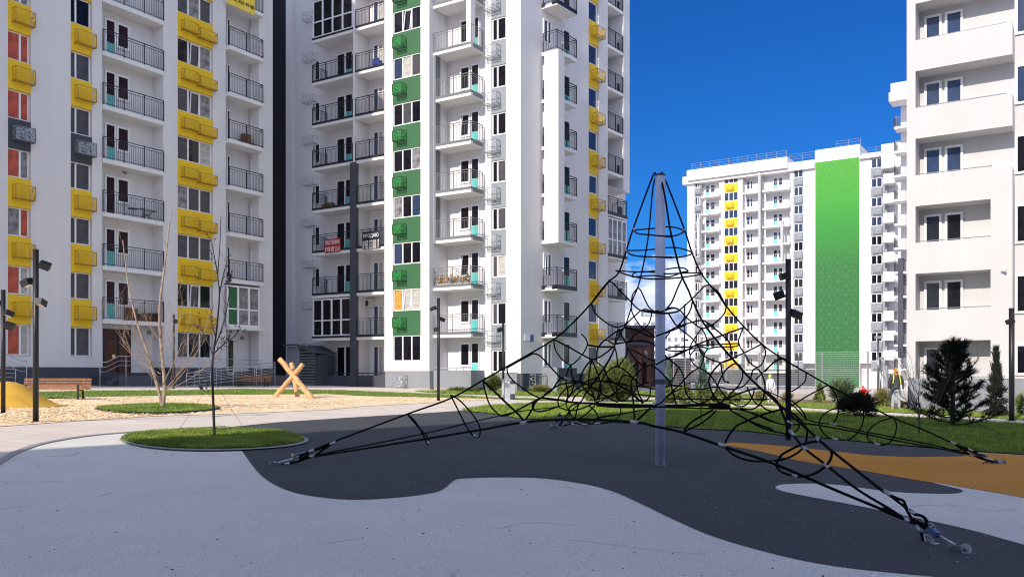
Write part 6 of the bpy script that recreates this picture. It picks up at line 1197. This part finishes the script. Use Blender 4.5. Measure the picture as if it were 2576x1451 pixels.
    if bag: skin('tied_coat', [(-.12, -.15, .98), (-.24, -.20, .84), (-.33, -.2, .66), (-.42, -.18, .50), (.12, -.16, .98)], [(0, 1), (1, 2), (2, 3), (0, 4)], [.075, .07, .06, .05, .07], 'dark_grey', r_, 1)
    return r_
g = gp(2254, 1031); person((g.x, g.y, gz(g.x)), 'person in orange hood, dark jacket and pale jeans standing by the right block', 1.0, face='mask_red', straps=True, bag=True, rz=R(-10))
g = gp(2172, 1020); person((g.x, g.y, gz(g.x)), 'small person in an all-red suit with arms raised behind the round dark shrub', .54, 'red_plastic', 'red_plastic', 'red_plastic', 'skin', 'lean', rz=R(15))
g = gp(1938, 1016); person((g.x, g.y, gz(g.x)), 'small person in a pale jacket and yellow-green hood behind the right side of the net', .80, 'text_white', 'far_white', 'lime', 'skin', 'stand', rz=R(25))
# small dog beside the person
g = gp(2278, 1029); dog = empty('dog', (g.x, g.y, gz(g.x)), R(10)); tag(dog, 'small orange dog beside the hooded person', 'dog')
skin('body', [(.16, 0, .27), (0, 0, .26), (-.18, 0, .28), (-.26, 0, .36), (-.33, 0, .42), (-.41, 0, .40), (.13, -.05, .20), (.15, -.05, .10), (.13, -.05, .0), (.13, .05, .20), (.15, .05, .10), (.13, .05, 0), (-.18, -.05, .18), (-.17, -.05, .09), (-.18, -.05, 0), (-.18, .05, .18), (-.17, .05, .09), (-.18, .05, 0), (.24, 0, .33), (.29, 0, .42)],
     [(0, 1), (1, 2), (2, 3), (3, 4), (4, 5), (0, 6), (6, 7), (7, 8), (0, 9), (9, 10), (10, 11), (2, 12), (12, 13), (13, 14), (2, 15), (15, 16), (16, 17), (0, 18), (18, 19)], [.075, .08, .09, .06, .065, .03, .045, .025, .02, .045, .025, .02, .045, .025, .02, .045, .025, .02, .025, .018], 'cardboard', dog, 1)
for s_ in (-1, 1): b = MB(); b.tri((-.33, .03 * s_, .46), (-.29, .05 * s_, .45), (-.31, .05 * s_, .54)); b.build('ear', 'cardboard', dog)
b = MB(); g = gp(2296, 1030); o_ = [(0, 0), (.34, 0), (.5, .35), (.5, .8), (.28, 1.1), (.12, 1.32), (0, 1.5)]; b.v = [(x, y_, z) for y_ in (0, .05) for x, z in o_]; n = len(o_); b.f = [tuple(range(n))[::-1], tuple(range(n, 2 * n))] + [(i, (i + 1) % n, n + (i + 1) % n, n + i) for i in range(n)]
b.v = [(x * .62, y, z * .72) for x, y, z in b.v]; o = b.build('dark_panel', 'dark_grey'); o.location = (g.x - .2, g.y, gz(g.x)); tag(o, 'dark upright curved panel standing on the soil right of the dog', 'panel')
# ================================================================ sports court fence
fl_ = [(1957, 1000), (2290, 1018)]; a = gp(1957, 1001); c = gp(2285, 1018); a = Vector((a.x, a.y, 0)) * .965; c = Vector((c.x, c.y, 0)) * 1.0; c.y = a.y - 1.5
fn = empty('sports_fence', (a.x, a.y, gz(a.x))); tag(fn, 'tall pale wire mesh fence of the sports court right of the lamp post', 'fence'); LV = c - a; L = LV.length; d = LV.normalized(); Hf = 118 * a.y / F
for (p0_, p1_, hh_) in ((Vector((0, 0, 0)), LV, Hf), (Vector((0, 0, 0)), Vector((-3.2, 16, 0)), Hf)):
    l_ = (p1_ - p0_).length; dd = (p1_ - p0_).normalized(); b = MB(); n = int(l_ / 2.1)
    for i in range(n + 1): pp = MB(); q = p0_ + dd * (l_ * i / n); pp.bar((q.x, q.y, -.6), (q.x, q.y, hh_), .07); pp.build('post', 'steel_rail', fn)
    for i in range(22): z = hh_ * (.06 + .93 * i / 21); b.bar((p0_.x, p0_.y, z), (p1_.x, p1_.y, z), .020)
    for i in range(int(l_ / .12)): q = p0_ + dd * (.12 * i); b.bar((q.x, q.y, .1), (q.x, q.y, hh_), .004)
    b.build('wire_mesh', 'rail_pale', fn)
b = MB(); b.bar(Vector((0, 0, .05)), Vector((LV.x, LV.y, .05)), .25, .5); b.build('kerb_wall', 'kerb', fn)
for x, t_, lb in ((2209, 852, 'tall galvanised floodlight pole before the sports fence'), (2215, 905, 'shorter galvanised pole just right of the floodlight pole')):
    g = gp(x, 1012); h_ = (1012 - t_) * g.y / F; b = MB(); r_ = empty('pole', (g.x, g.y, gz(g.x))); tag(r_, lb, 'pole'); b.tube([(0, 0, -.3), (0, 0, h_)], .055, 10); b.build('shaft', 'steel', r_, True); b = MB(); b.box(-.18, .18, -.1, .1, h_, h_ + .16); b.build('lamp_head', 'mid_grey', r_)
# low far retaining wall and dark base line behind the hedge
b = MB(); 
# ================================================================ things on balconies and banners
def text_mesh(body, Wd, Ht, m):
    cu = bpy.data.curves.new('text', 'FONT'); cu.body = body; cu.align_x = 'CENTER'; cu.align_y = 'CENTER'; cu.offset = .006; cu.extrude = .004; o = bpy.data.objects.new('t', cu); col.objects.link(o); bpy.context.view_layer.update()
    me = bpy.data.meshes.new_from_object(o.evaluated_get(bpy.context.evaluated_depsgraph_get())); col.objects.unlink(o); bpy.data.objects.remove(o)
    xs = [v.co.x for v in me.vertices]; ys = [v.co.y for v in me.vertices]; sx = Wd / (max(xs) - min(xs)); sy = Ht / (max(ys) - min(ys)); mx_ = (max(xs) + min(xs)) / 2; my_ = (max(ys) + min(ys)) / 2
    for v in me.vertices: v.co = Vector(((v.co.x - mx_) * sx, -v.co.z * .5 - .004, (v.co.y - my_) * sy))
    me.materials.clear(); me.materials.append(M[m]); me.name = 'lettering'; return me
def banner(fac, x0, x1, ztop, zbot, w, m, lines, label, tm='text_white', top=None):
    u0, u1 = fac.u(x0, w), fac.u(x1, w); W_ = u1 - u0; H_ = ztop - zbot; q = fac.pt(u0, w, zbot); r_ = empty('banner', q, fac.rz); tag(r_, label, 'banner'); n = len(lines)
    b = MB(); N_ = 14
    for i in range(N_):
        x, x2 = W_ * i / N_, W_ * (i + 1) / N_; y, y2 = .01 * math.sin(i), .01 * math.sin(i + 1); b.quad((x, y, 0), (x2, y2, 0), (x2, y2, H_), (x, y, H_)); b.quad((x, y + .006, 0), (x, y + .006, H_), (x2, y2 + .006, H_), (x2, y2 + .006, 0))
    b.build('cloth', m, r_)
    for i, (tx, wf, hf) in enumerate(lines): o = link('lettering', text_mesh(tx, W_ * wf, H_ * hf, tm), r_); o.location = (W_ / 2, -.022, H_ * (1 - (i + .5) / n))
    return r_
f = FLB[3]; f = FB.z(836, 619, PB) - .55
banner(FB, 817, 856, FB.z(817, 603, PB + .06), FB.z(817, 637, PB + .06), PB + .07, 'banner_red', [('СОБСТВЕННИК', .94, .30), ('8 918 302 51 63', .94, .34)], 'red banner with a white owner notice and phone number on a balcony railing')
banner(FB, 911, 956, FB.z(911, 585, PB + .06), FB.z(911, 628, PB + .06), PB + .07, 'banner_black', [('ПРОДАЮ', .86, .26), ('8 908 233 03 17', .92, .50)], 'black banner with white for-sale lettering on a balcony railing')
zb_ = FA.z(575, 6, .4); banner(FA, 573, 641, zb_ + 1.5, zb_ - .1, .42, 'banner_yellow', [('МИ', .3, .2), ('(978) 450 99 88', .92, .2)], 'yellow banner with a dark phone number on the topmost visible balcony at left', 'rail')
def onfac(fac, x, w, z, name, label, cat): q = fac.pt(fac.u(x, w), w, z); r_ = empty(name, q, fac.rz); tag(r_, label, cat); return r_
r_ = onfac(FA, 370, -.45, FLA[3], 'garden_chair', 'black wire lounge chair on the left block balcony, fourth storey', 'chair'); b = MB()
for i in range(9): a = -.5 + i / 8; b.tube([(a, -.2 + .1 * abs(a), .72 - .12 * math.cos(a * 3)), (a * .45, .1, .34), (a * .15, .12, .3)], .012, 5)
b.tube([(.55 * math.cos(t), -.05 + .3 * math.sin(t), .62 + .1 * math.sin(t)) for t in [i * .4488 for i in range(14)]], .016, 6, True); b.build('seat', 'pole', r_)
for s_ in (-1, 1): b = MB(); b.bar((.2 * s_, .1, .33), (.32 * s_, -.1, 0), .025); b.bar((.2 * s_, .1, .33), (.3 * s_, .3, 0), .025); b.build('leg', 'pole', r_)
r_ = onfac(FA, 335, -.45, FLA[3], 'side_table', 'small round black table beside the wire chair on the balcony', 'table'); b = MB(); b.lathe((0, 0, .55), [(0, .3), (.03, .3)], 18); b.build('table_top', 'pole', r_); b = MB(); b.tube([(0, 0, 0), (0, 0, .55)], .02, 6); b.lathe((0, 0, 0), [(0, .2), (.02, .2)], 12); b.build('leg', 'pole', r_)
for i, (fac, x, w, z, n_, lb) in enumerate(((FA, 325, -.5, FLA[1], 5, 'brown box from the left on the balcony over the red entrance'), (FA, 372, -.5, FLA[1], 3, 'brown box from the tree at the right end of the balcony over the entrance'), (FA, 615, -.3, FLA[5], 4, 'brown package from the left on the far right balcony column of the left block'), (FB, 810, .8, FLB[4], 2, 'dark brown bundle on the tower balcony above the red banner'))):
    rn = random.Random(i); xo = 0
    for k_ in range(n_):
        r_ = onfac(fac, x, w, z + .02, 'cardboard_box', ['first', 'second', 'third', 'fourth', 'fifth'][k_] + ' ' + lb if n_ > 1 else lb, 'box'); s_ = rn.uniform(.35, .6); b = MB(); b.box(xo, xo + s_, 0, .4, 0, s_ * rn.uniform(.8, 1.5)); b.build('box_body', 'cardboard', r_); b = MB(); b.box(xo + s_ * .45, xo + s_ * .55, -.004, 0, 0, s_ * .8); b.build('tape', 'dry', r_); xo += s_ + .05
r_ = onfac(FB, 1098, 1.2, FLB[2] + .05, 'flower_box', 'row of pale potted flowers on the tower middle balcony with a wide railing', 'flowers'); rn = random.Random(4)
b = MB(); b.box(0, 2.6, -.15, .1, 0, .18); b.build('planter', 'ac_white', r_)
for nm_, mt_ in (('leaves', 'leaf'), ('blossom', 'far_white'), ('blossom', 'hood')):
    b = MB()
    for i in range(260 if nm_ == 'blossom' else 350): p_ = Vector((rn.uniform(0, 2.6), rn.uniform(-.2, .1), .18 + abs(rn.gauss(0, .22)))); d = Vector((rn.uniform(-1, 1), rn.uniform(-1, 1), rn.uniform(-1, 1))).normalized() * .07; e = d.orthogonal().normalized() * .045; b.quad(p_ - e, p_ + d - e, p_ + d + e, p_ + e)
    b.build(nm_, mt_, r_)
r_ = onfac(FB, 938, .9, FLB[7] + .05, 'blue_crate', 'bright blue folded chair and bags on the tower balcony beside the first green panels', 'chair'); b = MB(); b.bar((0, 0, 0), (.5, 0, .8), .09); b.bar((.5, 0, 0), (0, 0, .8), .09); b.box(0, .7, -.1, .2, .35, .6); b.build('frame', 'plaque_blue', r_)
